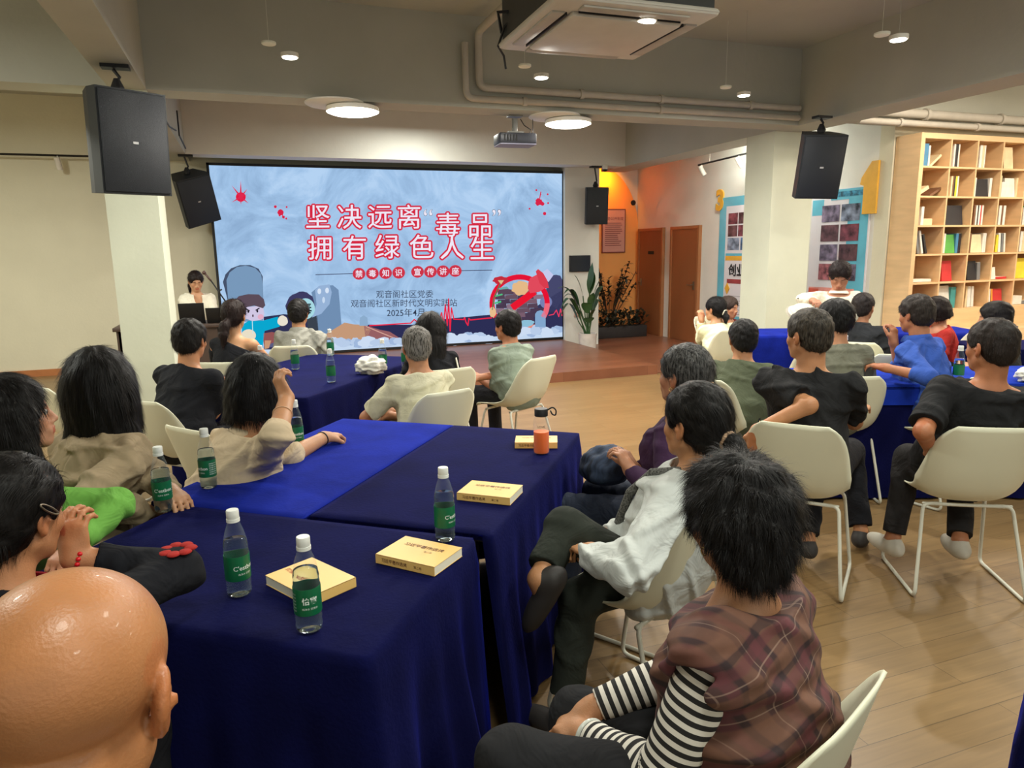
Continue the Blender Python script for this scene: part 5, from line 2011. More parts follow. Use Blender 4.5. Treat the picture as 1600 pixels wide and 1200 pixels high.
    if eyes:
        for q in (-1, 1):
            c = hc + A @ (np.array([q * .031, .0765, .005]) * g)
            MB().lathe([(.0001, -.0118), (.006, -.0102), (.0102, -.006), (.0118, 0), (.0102, .006), (.006, .0102), (.0001, .0118)], 14, Matrix.Translation(c)).build('eye', eyew, root, smooth=True)
            ff = A[:, 1]
            c2 = c + ff * .0085
            rotm = Vector(ff).to_track_quat('Z', 'Y').to_matrix().to_4x4()
            MB().lathe([(.0058, 0), (.005, .0030), (.001, .0042)], 14, Matrix.Translation(c2) @ rotm).build('iris', irism, root, smooth=True)
    # ---------------- garments
    gi = 0
    for gm in (top if isinstance(top, list) else [top]):
        gi += 1
        kind = gm.get('kind', 'tee')
        loose = gm.get('loose', 0.0)
        S = SDF(lo, hi, sv)
        inf = 0.002 + loose
        if kind != 'sleeves':
            torso(S, inf)
            if not gm.get('hood') and kind != 'offshoulder':
                S.plane(nb - up * .008, vn(up * 1.0 + tf * .12))
            if loose > 0.012:
                S.ell(TP(0, 0.0, .15), TA, np.array([.165, .135, .20]) * g * (build, tb, 1) + inf, 0.05)
        else:
            for q in (-1, 1):
                S.cone(TP(q * sw * .55, -.005, .84), TP(q * sw * .82, -.005, .85), .036 * g + inf, .040 * g + inf, 0.01)
        if kind not in ('vest', 'offshoulder'):
            for q in (1, -1):
                el, hand, curl, hd = J[q]
                if kind in ('tee', 'shortshirt'):
                    f_ = gm.get('sleeve', .68)
                    e2 = sh[q] + (el - sh[q]) * f_
                    S.cone(sh[q] + (sh[q] - el) * .0, e2, .051 * g * build + loose * .6, .049 * g * build + loose * .7, 0.035, flat=True)
                else:
                    S.cone(sh[q], el, .050 * g * build + loose * .7, .043 * g + loose * .8, 0.035)
                    f_ = gm.get('cuff', .93)
                    w2 = el + (hand - el) * f_
                    S.cone(el, w2, .043 * g + loose * .8, .031 * g + loose * .7, 0.02, flat=True)
        elif kind == 'vest':
            for q in (1, -1):
                S.cone(TP(q * sw * .70, 0, .86), TP(q * sw * .93, 0, .85), .054 * g + loose, .056 * g + loose, 0.03)
                od = vn(J[q][0] - sh[q] + tr * q * .12)
                S.cone(sh[q] + tr * q * .012, sh[q] + tr * q * .02 + od * .2, .052 * g, .058 * g, 0.008, 's')
        if gm.get('hood'):
            S.ell(nb - tf * .09 - up * .02, TA, np.array([.11, .055, .09]), 0.03)
            S.cone(TP(-.085, .03, .97), TP(-.06, -.07, 1.02), .035, .04, 0.02)
            S.cone(TP(.085, .03, .97), TP(.06, -.07, 1.02), .035, .04, 0.02)
        S.creases(gm.get('fold', 0.0045) * 1.7, sum(map(ord, key)) + gi, 52)
        if kind == 'offshoulder':
            for q, nm in ((1, 'R'), (-1, 'L')):
                el, hand, curl, hd = J[q]
                a0 = sh[q] + (el - sh[q]) * .3
                S.cone(a0, sh[q] + (el - sh[q]) * .9, .06, .056, 0.02, flat=True)
            cc = TP(0, 0, .84); S.plane(cc, up) if not gm.get('cut') else S.plane(TP(*gm['cut']), vn(up + tr * gm.get('cutx', 0)))
        else:
            S.cone(nb - up * .045 * g, ntop, nr * 1.06 + gm.get('neck', .001), nr + gm.get('neck', .001), 0.006, 's')
            if gm.get('vneck'):
                S.ell(TP(0, .1, .90), TA, (.05, .1, .10), 0.004, 's')
        hem = gm.get('hem', -.14)
        S.plane(TP(0, 0, 0) + up * hem, -up)
        V, Fc = S.mesh()
        o = mesh_obj(gm.get('name', 'shirt'), V, Fc, gm['mat'], root)
        if gm.get('label'):
            o['label'] = gm['label']
        # 'along': distance down the nearest arm, else height
        al = (V - pv) @ up
        dm = np.full(len(V), 0.5 if kind == 'sleeves' else -1)
        for q in (1, -1):
            el, hand, curl, hd = J[q]
            base_l = 0
            for (p0, p1, lim, bl) in ((sh[q], el, .085, 0.0), (el, hand, .085, np.linalg.norm(el - sh[q]))):
                ax = p1 - p0; LL = np.linalg.norm(ax); ax = ax / LL
                t = np.clip((V - p0) @ ax, -.3 if bl == 0 else 0, LL)
                dd = np.linalg.norm(V - p0 - t[:, None] * ax, axis=1)
                sel = dd < np.minimum(dm if dm.max() > 0 else lim, 9) if kind == 'sleeves' else dd < 0
                al[sel] = bl + t[sel] + 2.0
                dm[sel] = dd[sel]
        at = o.data.attributes.new('along', 'FLOAT', 'POINT')
        at.data.foreach_set('value', al.astype(np.float32))
        # collar
        if gm.get('collar'):
            colr, hgt = gm['collar']
            n0 = vn(ntop - nb)
            ax1 = vn(np.cross(n0, tf)); ax2 = np.cross(ax1, n0)
            V2, F2 = [], []
            nn_ = 40
            for i, (rr, zz) in enumerate([(nr * 1.10 + .010, .0), (nr * 1.05 + .012, hgt * .6), (nr + .010, hgt), (nr + .016, hgt + .002), (nr * 1.2 + .018, hgt * .4), (nr * 1.25 + .022, -.008)]):
                for j in range(nn_):
                    qq = 2 * PI * j / nn_
                    # lower at the front
                    fr = 0.5 * (1 + math.sin(qq))
                    p = nb + up * .012 + n0 * (zz - fr * .02) - ax2 * 0 + (ax1 * math.cos(qq) - ax2 * math.sin(qq) * -1) * rr
                    V2.append(p)
            for i in range(5):
                for j in range(nn_):
                    F2.append((i * nn_ + j, i * nn_ + (j + 1) % nn_, (i + 1) * nn_ + (j + 1) % nn_, (i + 1) * nn_ + j))
            mesh_obj('collar', V2, F2, colr, o)
    # trousers
    if pants is not None:
        S = SDF(lo, hi, sv)
        S.ell(TP(0, 0, .02), TA, np.array([.165, .125, .12]) * g * (build, tb, 1) + .002, 0.001)
        for q in (1, -1):
            kn, an, fd = K[q]
            S.cone(hip[q], kn, .088 * g * min(build, 1.1), .066 * g, 0.04)
            a2 = kn + (an - kn) * (legs.get('cuff', .93) if legs else .93)
            S.cone(kn, a2, .064 * g, .054 * g, 0.03, flat=True)
        S.creases(.005, sum(map(ord, key)) + 7)
        V, Fc = S.mesh()
        pm_ = pants if not isinstance(pants, tuple) else cloth('trousers_%d_%d_%d' % pants, pants, noise=0.1)
        mesh_obj('trousers', V, Fc, pm_, root)
    for q in (1, -1):
        kn, an, fd = K[q]
        sr = vn(np.cross(fd, ZU))
        us = np.cross(sr, fd)
        if isinstance(shoes, tuple):
            l2_ = np.minimum(an, an + fd * .2) - .15; h2_ = np.maximum(an, an + fd * .2) + .15
            S = SDF(l2_, h2_, max(sv, .006))
            AA = np.stack([sr, fd, us], 1)
            c0 = an - us * .082
            S.ell(c0 + fd * .055 + us * .032, AA, (.043, .125, .042), .001)
            S.cone(c0 - fd * .02 + us * .05, c0 + us * .080, .040, .037, .03)
            S.plane(c0 + us * .004, -us)
            V, Fc = S.mesh()
            mesh_obj('shoe', V, Fc, mat('shoe_%d_%d_%d' % shoes, shoes, 0.6, noise=.15), root)
    # ---------------- hair
    if hair:
        st = hair['style']; t_ = hair.get('t', .010)
        HP = lambda x, y, z: hc + A @ (np.array([x, y, z]) * g)
        pts = np.array([HP(a, b, c) for a in (-.16, .16) for b in (-.24, .14) for c in (-.48 if st in ('long', 'pony', 'tail') else -.2, .18)])
        S = SDF(pts.min(0), pts.max(0), max(min(vox, .006), .004) if vox < .009 else .008)
        R_ = lambda *r: (np.array(r)) * g
        fx = fat
        S.ell(HP(0, -.016, .040), A, R_(.079 * fx + t_, .099 + t_, .084 + t_), .001)
        if st in ('short', 'buzz', 'pony', 'bun', 'fluffy', 'tail'):
            S.ell(HP(0, -.052, -.018), A, R_(.064 * fx + t_, .054 + t_, .060 + t_ * .5), .03)
        if st in ('bob', 'long'):
            ww = hair.get('w', .094)
            ln = hair.get('len', .15)
            S.ell(HP(0, -.024, -.02), A, R_(ww, .105, .12), .03)
            S.cone(HP(-.045, -.03, -.02), HP(-.050 * ww / .094, -.035, -ln), .052, .050 * ww / .094, .04)
            S.cone(HP(.045, -.03, -.02), HP(.050 * ww / .094, -.035, -ln), .052, .050 * ww / .094, .04)
            S.cone(HP(0, -.055, -.02), HP(0, -.06, -ln), .060, .055, .04)
            S.cone(HP(-.078, .01, .03), HP(-.075 * ww / .094, .02, -ln * .85), .026, .026, .03)
            S.cone(HP(.078, .01, .03), HP(.075 * ww / .094, .02, -ln * .85), .026, .026, .03)
            if st == 'long':
                S.cone(HP(0, -.07, -.1), HP(0, -.12, -.34), .075, .05, .04)
                S.cone(HP(-.05, -.06, -.1), HP(-.05, -.11, -.32), .05, .03, .04)
                S.cone(HP(.05, -.06, -.1), HP(.05, -.11, -.32), .05, .03, .04)
        if st == 'fluffy':
            S.ell(HP(0, -.03, .03), A, R_(.080 + t_, .092 + t_, .078 + t_), .02)
            S.ell(HP(0, -.06, -.05), A, R_(.062, .050, .055), .03)
            S.noise(.006, 70, 5, ridge=True)
        if st in ('pony', 'tail', 'bun') and hair.get('tail'):
            pr_ = None
            for (x_, y_, z_, r_) in hair['tail']:
                p = HP(x_, y_, z_)
                if pr_ is not None:
                    S.cone(pr_[0], p, pr_[1], r_, .012)
                pr_ = (p, r_)
        # openings
        if st in ('bob', 'long'):
            S.ell(HP(0, .125, -.065), A, R_(hair.get('fw', .066), .105, .145), .012, 's')
        else:
            S.ell(HP(0, .115, hair.get('fz', -.050)), A, R_(.095, .088, .118), .012, 's')
            for q in (-1, 1):
                S.ell(HP(q * .100, .014, -.032), A, R_(.046, .042, .050), .01, 's')
            if st != 'fluffy':
                S.plane(HP(0, 0, hair.get('cut', -.075)), -A[:, 2]) if not hair.get('tail') else None
        if st in ('bob', 'long'):
            if st == 'bob':
                S.plane(HP(0, 0, -hair.get('len', .15) - .015), -A[:, 2])
        S.noise(hair.get('amp', .0025), 60, 3 + sum(map(ord, key)), ridge=True)
        V, Fc = S.mesh()
        hm = hair_mat('hair_%s' % key, hair.get('col', (24, 20, 18)), hair.get('grey', 0), hair.get('gcol', (150, 146, 140)))
        hob = mesh_obj('hair', V, Fc, hm, root)
        N_ = hair.get('n', 0)
        if N_:
            nrm_ = grid_normals(V, Fc)
            rd = np.random.RandomState(4)
            idx = rd.randint(0, len(V), N_)
            P0 = V[idx]; n_ = nrm_[idx]
            crown = HP(0, -.045, .13)
            if st in ('pony', 'bun', 'tail') and hair.get('tail'):
                tie = HP(*hair['tail'][0][:3])
                flow = tie - P0
                far_ = ((P0 - tie) @ A[:, 2] < -.01) & (np.linalg.norm(P0 - HP(0, -.016, .04), axis=1) > .115)
                flow[far_] = -ZU
            else:
                flow = P0 - crown
                flow = flow / (np.linalg.norm(flow, axis=1)[:, None] + 1e-6) + np.array([0, 0, -hair.get('grav', .7)])
            flow = flow - n_ * (flow * n_).sum(1)[:, None]
            flow /= np.linalg.norm(flow, axis=1)[:, None] + 1e-6
            flow += rd.normal(size=flow.shape) * hair.get('mess', .12)
            ln_ = hair.get('sl', .04) * rd.uniform(.5, 1.3, N_)[:, None]
            lift = hair.get('lift', .06)
            wd = hair.get('wd', .0011)
            p = P0 - n_ * .004
            VV = []
            dirv = flow
            for s_ in range(5):
                sd_ = np.cross(dirv, n_); sd_ /= np.linalg.norm(sd_, axis=1)[:, None] + 1e-6
                w2 = wd * (1 - s_ / 4.6)
                VV.append(p - sd_ * w2 / 2); VV.append(p + sd_ * w2 / 2)
                dd = dirv + n_ * lift * (1.6 if s_ < 2 else .2) + np.array([0, 0, -.12 * s_])
                dd /= np.linalg.norm(dd, axis=1)[:, None] + 1e-6
                p = p + dd * ln_ / 4
                if s_ == 0:
                    p = p + n_ * .0035
                dirv = dd
            VV = np.stack(VV, 1).reshape(-1, 3)
            b0 = np.arange(N_) * 10
            FF = np.concatenate([np.stack([b0 + 2 * s_, b0 + 2 * s_ + 1, b0 + 2 * s_ + 3, b0 + 2 * s_ + 2], 1) for s_ in range(4)])
            mesh_obj('hair_strands', VV, FF, hm, hob)
        if hair.get('tie'):
            cpos, rad, dirn, mt = hair['tie']
            cw_ = HP(*cpos)
            dw = Vector(A @ np.array(dirn, float))
            rot_ = dw.to_track_quat('Z', 'Y').to_matrix().to_4x4()
            MB().tube([(rad * math.cos(q), rad * math.sin(q), .002 * math.sin(5 * q)) for q in np.linspace(0, 2 * PI, 24)[:-1]], .007, 8, Matrix.Translation(cw_) @ rot_, closed=True).build('hair_tie', mt, root, smooth=True)
    info = dict(hc=hc, A=A, pv=pv, bf=bf, br=br, Bh=Bh, nb=nb, J=J, sh=sh, root=root, TP=TP, TA=TA, K=K, d=d, g=g)
    PEOPLE[key] = info
    return info


def earring(I, q):
    A = I['A']
    c = I['hc'] + A @ (np.array([q * .083, -.002, -.036]) * I['g'])
    MB().tube([tuple(c + A @ np.array([0, .008 * math.cos(t), .008 * math.sin(t) - .006])) for t in np.linspace(0, 2 * PI, 14)[:-1]], .0016, 6, closed=True).build('earring', goldm, I['root'], smooth=True)


def bracelet(I, q, m, r=.031, th=.0035, t=.93, name='bracelet', beads=0):
    el, hand = I['J'][q][:2]
    c = el + (hand - el) * t
    ax = Vector(vn(hand - el))
    M = Matrix.Translation(c) @ ax.to_track_quat('Z', 'Y').to_matrix().to_4x4()
    mb = MB()
    if beads:
        for k in range(beads):
            a = 2 * PI * k / beads
            mb.lathe([(.0003, -th), (th * .7, -th * .7), (th, 0), (th * .7, th * .7), (.0003, th)], 10, M @ T((r * math.cos(a), r * math.sin(a), 0)))
    else:
        mb.tube([(r * math.cos(a), r * math.sin(a), 0) for a in np.linspace(0, 2 * PI, 28)[:-1]], th, 8, M, closed=True)
    mb.build(name, m, I['root'], smooth=True)


def seat(I, label, dx=0.07):
    p = I['pv'] + I['bf'] * dx
    return chair(p[0], p[1], I['Bh'], label)
# ================================================================== THE CAST
BK = (22, 19, 18)
taupe = cloth('taupe', (158, 140, 112), noise=.06)
beige = cloth('beige', (202, 182, 152), noise=.05)
blk = cloth('black_knit', (26, 27, 32), noise=.1)
blk2 = cloth('black_cotton', (34, 34, 35), noise=.12)
cream = cloth('cream', (196, 192, 166), noise=.05)
grshirt = cloth('light_grey', (140, 140, 132), noise=.05)
sage = cloth('sage_grey', (134, 146, 132), noise=.06)
white = cloth('white_linen', (198, 202, 198), noise=.04, bump=.3)
olive = cloth('olive', (78, 84, 66), noise=.08)
greyt = cloth('grey_olive', (110, 110, 96), noise=.08)
suit = cloth('dark_suit', (44, 46, 50), noise=.08)
blue = cloth('blue_shirt', (52, 82, 160), noise=.12)
redc = cloth('red_knit', (170, 48, 44), noise=.1)
purple = cloth('purple_knit', (58, 36, 62), noise=.12)
limeg = cloth('lime_green', (112, 172, 76), noise=.05)
offw = cloth('off_white', (224, 218, 200), noise=.04)
mint = cloth('cream_yellow', (228, 228, 190), noise=.03)
plaid = plaid_mat()
strp = stripe_mat('cloth_black_white_stripes', (30, 28, 28), (222, 216, 204), 0.021)
tan_tie = mat('tie_tan', (200, 164, 130), .6)

# --- nearest, bottom left: bald man
I = person('bald', 'bald person seen from behind in the bottom left corner, black jacket', (116, 1084, .70), 30, 12, hp=12, hr=4, vox=.005, skin=(196, 140, 96), skin_rough=.4, coat=.06,
           fat=1.06, g=1.05, top=dict(kind='long', mat=blk2, loose=.01, collar=(mat('collar_pattern', (150, 130, 134), .8, noise=.8, nscale=120), .03)), arms={'R': 'lap', 'L': 'lap'}, pelvis=None, cap_fo=.2)
seat(I, 'cream shell chair under the bald person, mostly out of the frame')
# --- woman with hair clip
I = person('clip', 'person in black jacket with silver hair clip and red bead bracelet', (22, 806, 1.5), 48, 40, hp=8, sex='f', vox=.005, skin=(206, 150, 112),
           hair=dict(style='bun', t=.012, col=BK, n=7000, sl=.05, lift=.0, mess=.04, grav=.2, wd=.0012, tail=[(0, -.10, .0, .03), (0, -.125, -.02, .035), (0, -.12, -.04, .02)], cut=-.09),
           top=dict(kind='long', mat=blk, loose=.012, cuff=.80, collar=(cloth('black_red_trim', (150, 24, 40)), .02)), arms={'R': ((116, 872, .12), (215, 985, .0), .7, (0.05, .1, 1.0)), 'L': 'table'}, eyes=True)
bracelet(I, 1, mat('bead_red', (214, 30, 40), .25, noise=.05), beads=16, th=.0055, r=.030)
A_ = I['A']
cp = I['hc'] + A_ @ np.array([.100, -.012, .022])
MB().tube([tuple(cp + A_ @ np.array([0, .022 * math.cos(t), .006 * math.sin(t) - .6 * .022 * math.cos(t)])) for t in np.linspace(0, 2 * PI, 20)[:-1]], .002, 6, closed=True).build('hair_clip', metal, I['root'], smooth=True)
seat(I, 'cream shell chair hidden under the person with the hair clip')
cpp = onz(252, 905, .80)
el_ = PEOPLE['clip']['J'][1][0]
V_, F_ = [], []
mb = MB()
for k in range(7):
    q_ = 2 * PI * k / 7
    c_ = el_ + np.array([.028 * math.cos(q_), .028 * math.sin(q_), .050])
    mb.lathe([(.001, -.004), (.012, -.003), (.016, 0), (.012, .004), (.001, .005)], 12, T(tuple(c_)))
mb.build('red_embroidery', redc, PEOPLE['clip']['root'], smooth=True)
# --- woman in profile, green sleeves
I = person('profile', 'person in profile at the left edge with dark hair and lime green top', (20, 652, 2.15), 88, 75, hp=-4, sex='f', vox=.005, skin=(206, 158, 132),
           hair=dict(style='bob', t=.014, col=BK, len=.16, w=.098, n=9000, sl=.05, mess=.05, wd=.0014, fw=.088), top=dict(kind='long', mat=limeg, loose=.008, cuff=.95),
           arms={'R': ((118, 852, -.22), (168, 815, -.10), .7), 'L': 'table'}, eyes=True)
seat(I, 'cream shell chair hidden behind the profile person at the left edge')
# --- woman in taupe blazer
I = person('blazer', 'person with black bob wearing a taupe blazer, back of head to camera', (157, 605, 2.62), 18, 52, hp=2, sex='f', vox=.006, skin=(208, 164, 134), g=1.10,
           hair=dict(style='bob', t=.016, col=BK, len=.165, w=.112, n=12000, sl=.055, mess=.08, wd=.0015), top=dict(kind='long', mat=taupe, loose=.014, cuff=.96, fold=.007, ff=26, collar=(taupe, .03)),
           arms={'R': ((225, 800, -.1), (150, 810, -.3), .6), 'L': ((266, 768, '0.79'), (300, 740, .3), .5)}, cap_fo=.2)
TP = I['TP']
mb = MB(); mb.tube([tuple(TP(.045, .095, .93)), tuple(TP(.035, .158, .78)), tuple(TP(.02, .170, .55)), tuple(TP(.01, .168, .3))], .02, 10)
mb.build('blouse_front', offw, I['root'], smooth=True)
seat(I, 'cream shell chair of the person in the taupe blazer')
# --- woman in beige blouse
I = person('beige', 'person in beige blouse with short black bob resting head on hand', (401, 607, 2.95), 22, 62, hp=8, sex='f', vox=.006, skin=(210, 162, 128), g=1.08,
           hair=dict(style='bob', t=.014, col=(18, 17, 19), len=.100, w=.104, n=12000, sl=.05, mess=.05, wd=.0015), top=dict(kind='long', mat=beige, loose=.015, cuff=.25, fold=.007, ff=28, collar=(beige, .02)),
           arms={'R': ((448, 622, -.16), (430, 730, -.7), .9, (-.35, .1, 1.0)), 'L': ((506, 684, '0.79'), (470, 760, -.1), .9, (.75, .65, -.05))}, cap_fo=.16, nb_off=(0, -.04, -.02))
bracelet(I, 1, tan_tie, t=.55, r=.036, th=.002)
bracelet(I, -1, blackm, t=.95, r=.030, th=.004)
p = onz(287, 668, .84); chair(p[0] + .24, p[1] + .17, math.radians(52), 'bright cream shell chair back between the blazer person and beige blouse person')
# --- far left table
I = person('blackman', 'person in black tee with thinning hair, left side of the far table', (298, 532, 4.25), 32, 48, hp=6, vox=.007, skin=(206, 154, 118), build=1.16, belly=.1,
           hair=dict(style='short', t=.010, col=(26, 22, 20), n=5000, sl=.03, wd=.0016), top=dict(kind='tee', mat=blk, loose=.013, sleeve=.85), arms={'R': ((372, 607, .25), (330, 625, .0), .6), 'L': ((385, 598, .4), (370, 600, .5), .6)}, cap_fo=.15)
seat(I, 'cream shell chair behind the person in the black tee, left side')
chair(I['pv'][0] - .55, I['pv'][1] + .75, 1.0, 'cream shell chair back showing left of the black tee shoulder')
I = person('ponytail', 'person in black dress with low curly ponytail and bare shoulder', (366, 494, 5.6), 22, 25, hp=5, sex='f', vox=.008, skin=(214, 170, 134),
           hair=dict(style='tail', t=.010, col=(40, 26, 24), n=3000, sl=.05, wd=.0018, tail=[(0, -.10, -.03, .026), (-.02, -.14, -.07, .035), (-.03, -.15, -.14, .035), (-.04, -.14, -.22, .012)]),
           top=dict(kind='offshoulder', mat=blk, loose=.012, cut=(0, 0, .87), cutx=.42), arms={'R': 'table', 'L': 'table'}, cap_fo=.12)
seat(I, 'cream shell chair under the person in the black dress')
I = person('greyshirt', 'person in light grey shirt facing the screen at the far table', (467, 490, 6.5), 18, 12, hp=3, vox=.008, skin=(200, 154, 122), hair=dict(style='short', t=.013, col=(26, 24, 24), n=2500, sl=.03, wd=.002),
           top=dict(kind='tee', mat=grshirt, loose=.013, sleeve=.9, fold=.008, collar=(grshirt, .03)), arms={'R': 'lap', 'L': 'lap'}, cap_fo=.12)
seat(I, 'cream shell chair under the person in light grey')
I = person('greyhair', 'grey haired person in cream tee at the right side of the far table', (651, 543, 4.3), -12, -30, hp=3, vox=.006, skin=(190, 142, 112), hair=dict(style='short', t=.006, col=(62, 58, 54), grey=.8, gcol=(128, 124, 118), n=4000, sl=.015, lift=.2, wd=.0014),
           top=dict(kind='tee', mat=cream, loose=.016, sleeve=.85, fold=.006), arms={'L': ((600, 640, .2), (572, 655, .0), .6), 'R': ((610, 650, .2), (700, 690, .2), .6)}, cap_fo=.1)
seat(I, 'cream shell chair of the grey haired person')
I = person('longhair', 'person with long black hair in a black dress with white piping', (673, 516, 5.1), 6, -25, hp=2, sex='f', vox=.007, skin=(212, 168, 134), hair=dict(style='long', t=.012, col=BK, len=.18, w=.094, n=7000, sl=.07, mess=.04, wd=.0018, fw=.06),
           top=dict(kind='tee', mat=blk, loose=.012, sleeve=.8), arms={'R': 'lap', 'L': 'lap'}, cap_fo=.1)
TP = I['TP']
MB().tube([tuple(TP(.11, .02, .97)), tuple(TP(.16, -.06, .84)), tuple(TP(.165, -.07, .5)), tuple(TP(.165, -.08, .2))], .007, 6).build('white_piping', offw, I['root'], smooth=True)
seat(I, 'cream shell chair of the long haired person')
I = person('sage', 'person in grey green shirt at the right end of the far table', (792, 510, 5.5), -48, -48, hp=3, vox=.007, skin=(190, 134, 104), hair=dict(style='short', t=.010, col=(24, 20, 20), n=4000, sl=.02, wd=.0018),
           top=dict(kind='tee', mat=sage, loose=.022, sleeve=.95, fold=.006, collar=(sage, .025)), arms={'L': ((745, 588, .1), (770, 600, .0), .8), 'R': ((748, 590, -.1), (800, 620, -.2), .6)}, cap_fo=.1, lean=1)
seat(I, 'cream shell chair of the person in the grey green shirt')
# --- presenter
I = person('presenter', 'presenter in pale blouse reading at the desk on the stage', (306, 440, 8.7), 172, 172, hp=22, sex='f', vox=.008, skin=(214, 170, 140), g=.98, zp=.70, hair=dict(style='pony', t=.008, col=(34, 22, 20), n=2500, sl=.04, wd=.002, tail=[(.02, -.1, -.02, .026), (.05, -.1, -.09, .026), (.06, -.08, -.16, .014)]),
           top=dict(kind='long', mat=offw, loose=.025, fold=.006, vneck=True), arms={'R': 'table', 'L': 'table'}, cap_fo=.1)
# --- right foreground
I = person('plaid', 'person in plaid vest over black and white striped sleeves, nearest on the right', (1150, 814, 1.40), -40, -66, hp=6, hr=-4, sex='f', vox=.005, skin=(196, 148, 112), g=1.0, build=1.02, belly=.08, shw=.142,
           hair=dict(style='fluffy', t=.010, col=(22, 19, 18), n=26000, sl=.035, lift=.07, mess=.22, wd=.0009, grav=.7, fz=-.055),
           top=[dict(name='striped_shirt', kind='sleeves', mat=strp, loose=.010, cuff=.97, fold=.002), dict(name='plaid_vest', kind='vest', mat=plaid, loose=.026, fold=.007, ff=26, neck=.004)],
           arms={'L': ((915, 1150, .13), (1010, 1290, -.05), .75), 'R': ((930, 1105, .2), (1060, 1090, .3), .75)}, pants=(34, 34, 36), cap_fo=.04,
           legs={'R': ((905, 1120, .25), (860, 1350, .2), 0), 'L': ((800, 1190, .0), (790, 1500, .0), 0)})
earring(I, -1)
bracelet(I, -1, jade, r=.036, th=.006, t=.93, name='bangle')
p_ = I['pv'] + I['bf'] * .10 - np.array([.035, .012, 0])
chair(p_[0], p_[1], I['Bh'] + .05, 'cream shell chair under the person in the plaid vest')
I = person('white', 'person in white hooded jacket with tied back hair and crossed legs', (1085, 662, 2.25), -52, -62, hp=2, sex='f', vox=.005, skin=(206, 156, 116), g=1.04,
           hair=dict(style='pony', t=.008, col=(28, 25, 24), n=12000, sl=.045, lift=.02, mess=.07, wd=.0010, tail=[(.0, -.112, -.03, .024), (.0, -.145, -.045, .028), (.0, -.165, -.075, .026), (.0, -.17, -.11, .012)],
                     tie=((.0, -.120, -.033), .026, (0, -1, -.3), tan_tie)),
           top=dict(name='hooded_jacket', kind='long', mat=white, loose=.022, cuff=.9, fold=.009, ff=24, hood=True, neck=.03), arms={'L': ((925, 862, -.02), (930, 960, -.3), .6), 'R': ((935, 840, .16), (1000, 850, .3), .6)},
           pants=(44, 48, 42), legs={'L': ((885, 825, .15), (842, 905, .0), (-40, 60)), 'R': ((905, 935, .12), (880, 1120, .12), 0), 'cuff': .8}, cap_fo=.22, lean=-.6)
seat(I, 'cream shell chair of the person in the white jacket', .1)
MB().tube([tuple(I['TP'](x_, y_, z_)) for x_, y_, z_ in [(-.075, .04, 1.04), (-.08, .12, .9), (-.075, .172, .6), (-.07, .175, .3), (-.07, .17, .1)]], .016, 8).build('knit_trim', mat('knit_grey', (92, 92, 88), .9, noise=.9, nscale=160), I['root'], smooth=True)
I = person('purple', 'person in purple knit with grey streaked tied hair and hands clasped', (1068, 588, 2.85), -55, -66, hp=0, sex='f', vox=.006, skin=(190, 140, 112), g=1.02,
           hair=dict(style='pony', t=.008, col=(30, 28, 28), grey=.08, gcol=(110, 108, 106), n=9000, sl=.05, lift=.0, mess=.05, wd=.0013, tail=[(.0, -.112, -.03, .022), (.0, -.14, -.045, .026), (.0, -.15, -.09, .014)], tie=((.0, -.120, -.035), .024, (0, -1, -.3), tan_tie)),
           top=dict(name='knit_top', kind='long', mat=purple, loose=.012, cuff=.93), arms={'L': ((985, 735, -.05), (1010, 800, -.2), .8, (-.3, .4, .8)), 'R': ((992, 735, .05), (1080, 740, .2), .8, (-.3, .4, .8))}, pants=(46, 52, 66), cap_fo=.15, lean=-.5)
earring(I, -1)
bracelet(I, -1, goldm, r=.029, th=.002, t=.92)
seat(I, 'cream shell chair of the person in purple')
# --- right tables
I = person('cream', 'person in cream top with black ponytail at the back right table', (1117, 484, 7.2), -55, -30, hp=4, sex='f', vox=.008, skin=(212, 168, 138), hair=dict(style='pony', t=.010, col=(20, 18, 20), n=2500, sl=.04, wd=.002, tail=[(0, -.11, -.03, .03), (.0, -.13, -.08, .03), (0, -.12, -.13, .015)], tie=((.0, -.118, -.035), .03, (0, -1, -.3), offw)),
           top=dict(kind='long', mat=mint, loose=.016, cuff=.9), arms={'L': ((1096, 500, .1), (1100, 560, .1), .8, (0, .2, 1)), 'R': 'table'}, cap_fo=.12)
seat(I, 'cream shell chair of the person in the cream top')
I = person('elder', 'older person in dark red top behind the cream top person', (1139, 481, 8.0), 118, 130, hp=8, sex='f', vox=.009, skin=(204, 154, 124), hair=dict(style='short', t=.012, col=(70, 56, 50), n=1200, sl=.03, wd=.0025),
           top=dict(kind='long', mat=cloth('dark_red', (110, 34, 40)), loose=.012), cap_fo=.1)
seat(I, 'cream shell chair of the older person in dark red')
I = person('olive', 'person in dark olive tee seated left of the right table', (1160, 530, 4.6), -18, 15, hp=3, vox=.007, skin=(196, 146, 112), hair=dict(style='short', t=.010, col=(24, 22, 22), n=4000, sl=.02, wd=.0016),
           top=dict(kind='tee', mat=olive, loose=.022, sleeve=.95, fold=.006), arms={'R': ((1210, 610, .15), (1215, 620, .0), .6), 'L': 'lap'}, cap_fo=.15)
chair(*(I['pv'][:2] + I['bf'][:2] * .02 - I['br'][:2] * .10), I['Bh'] + .15, 'cream shell chair of the person in dark olive')
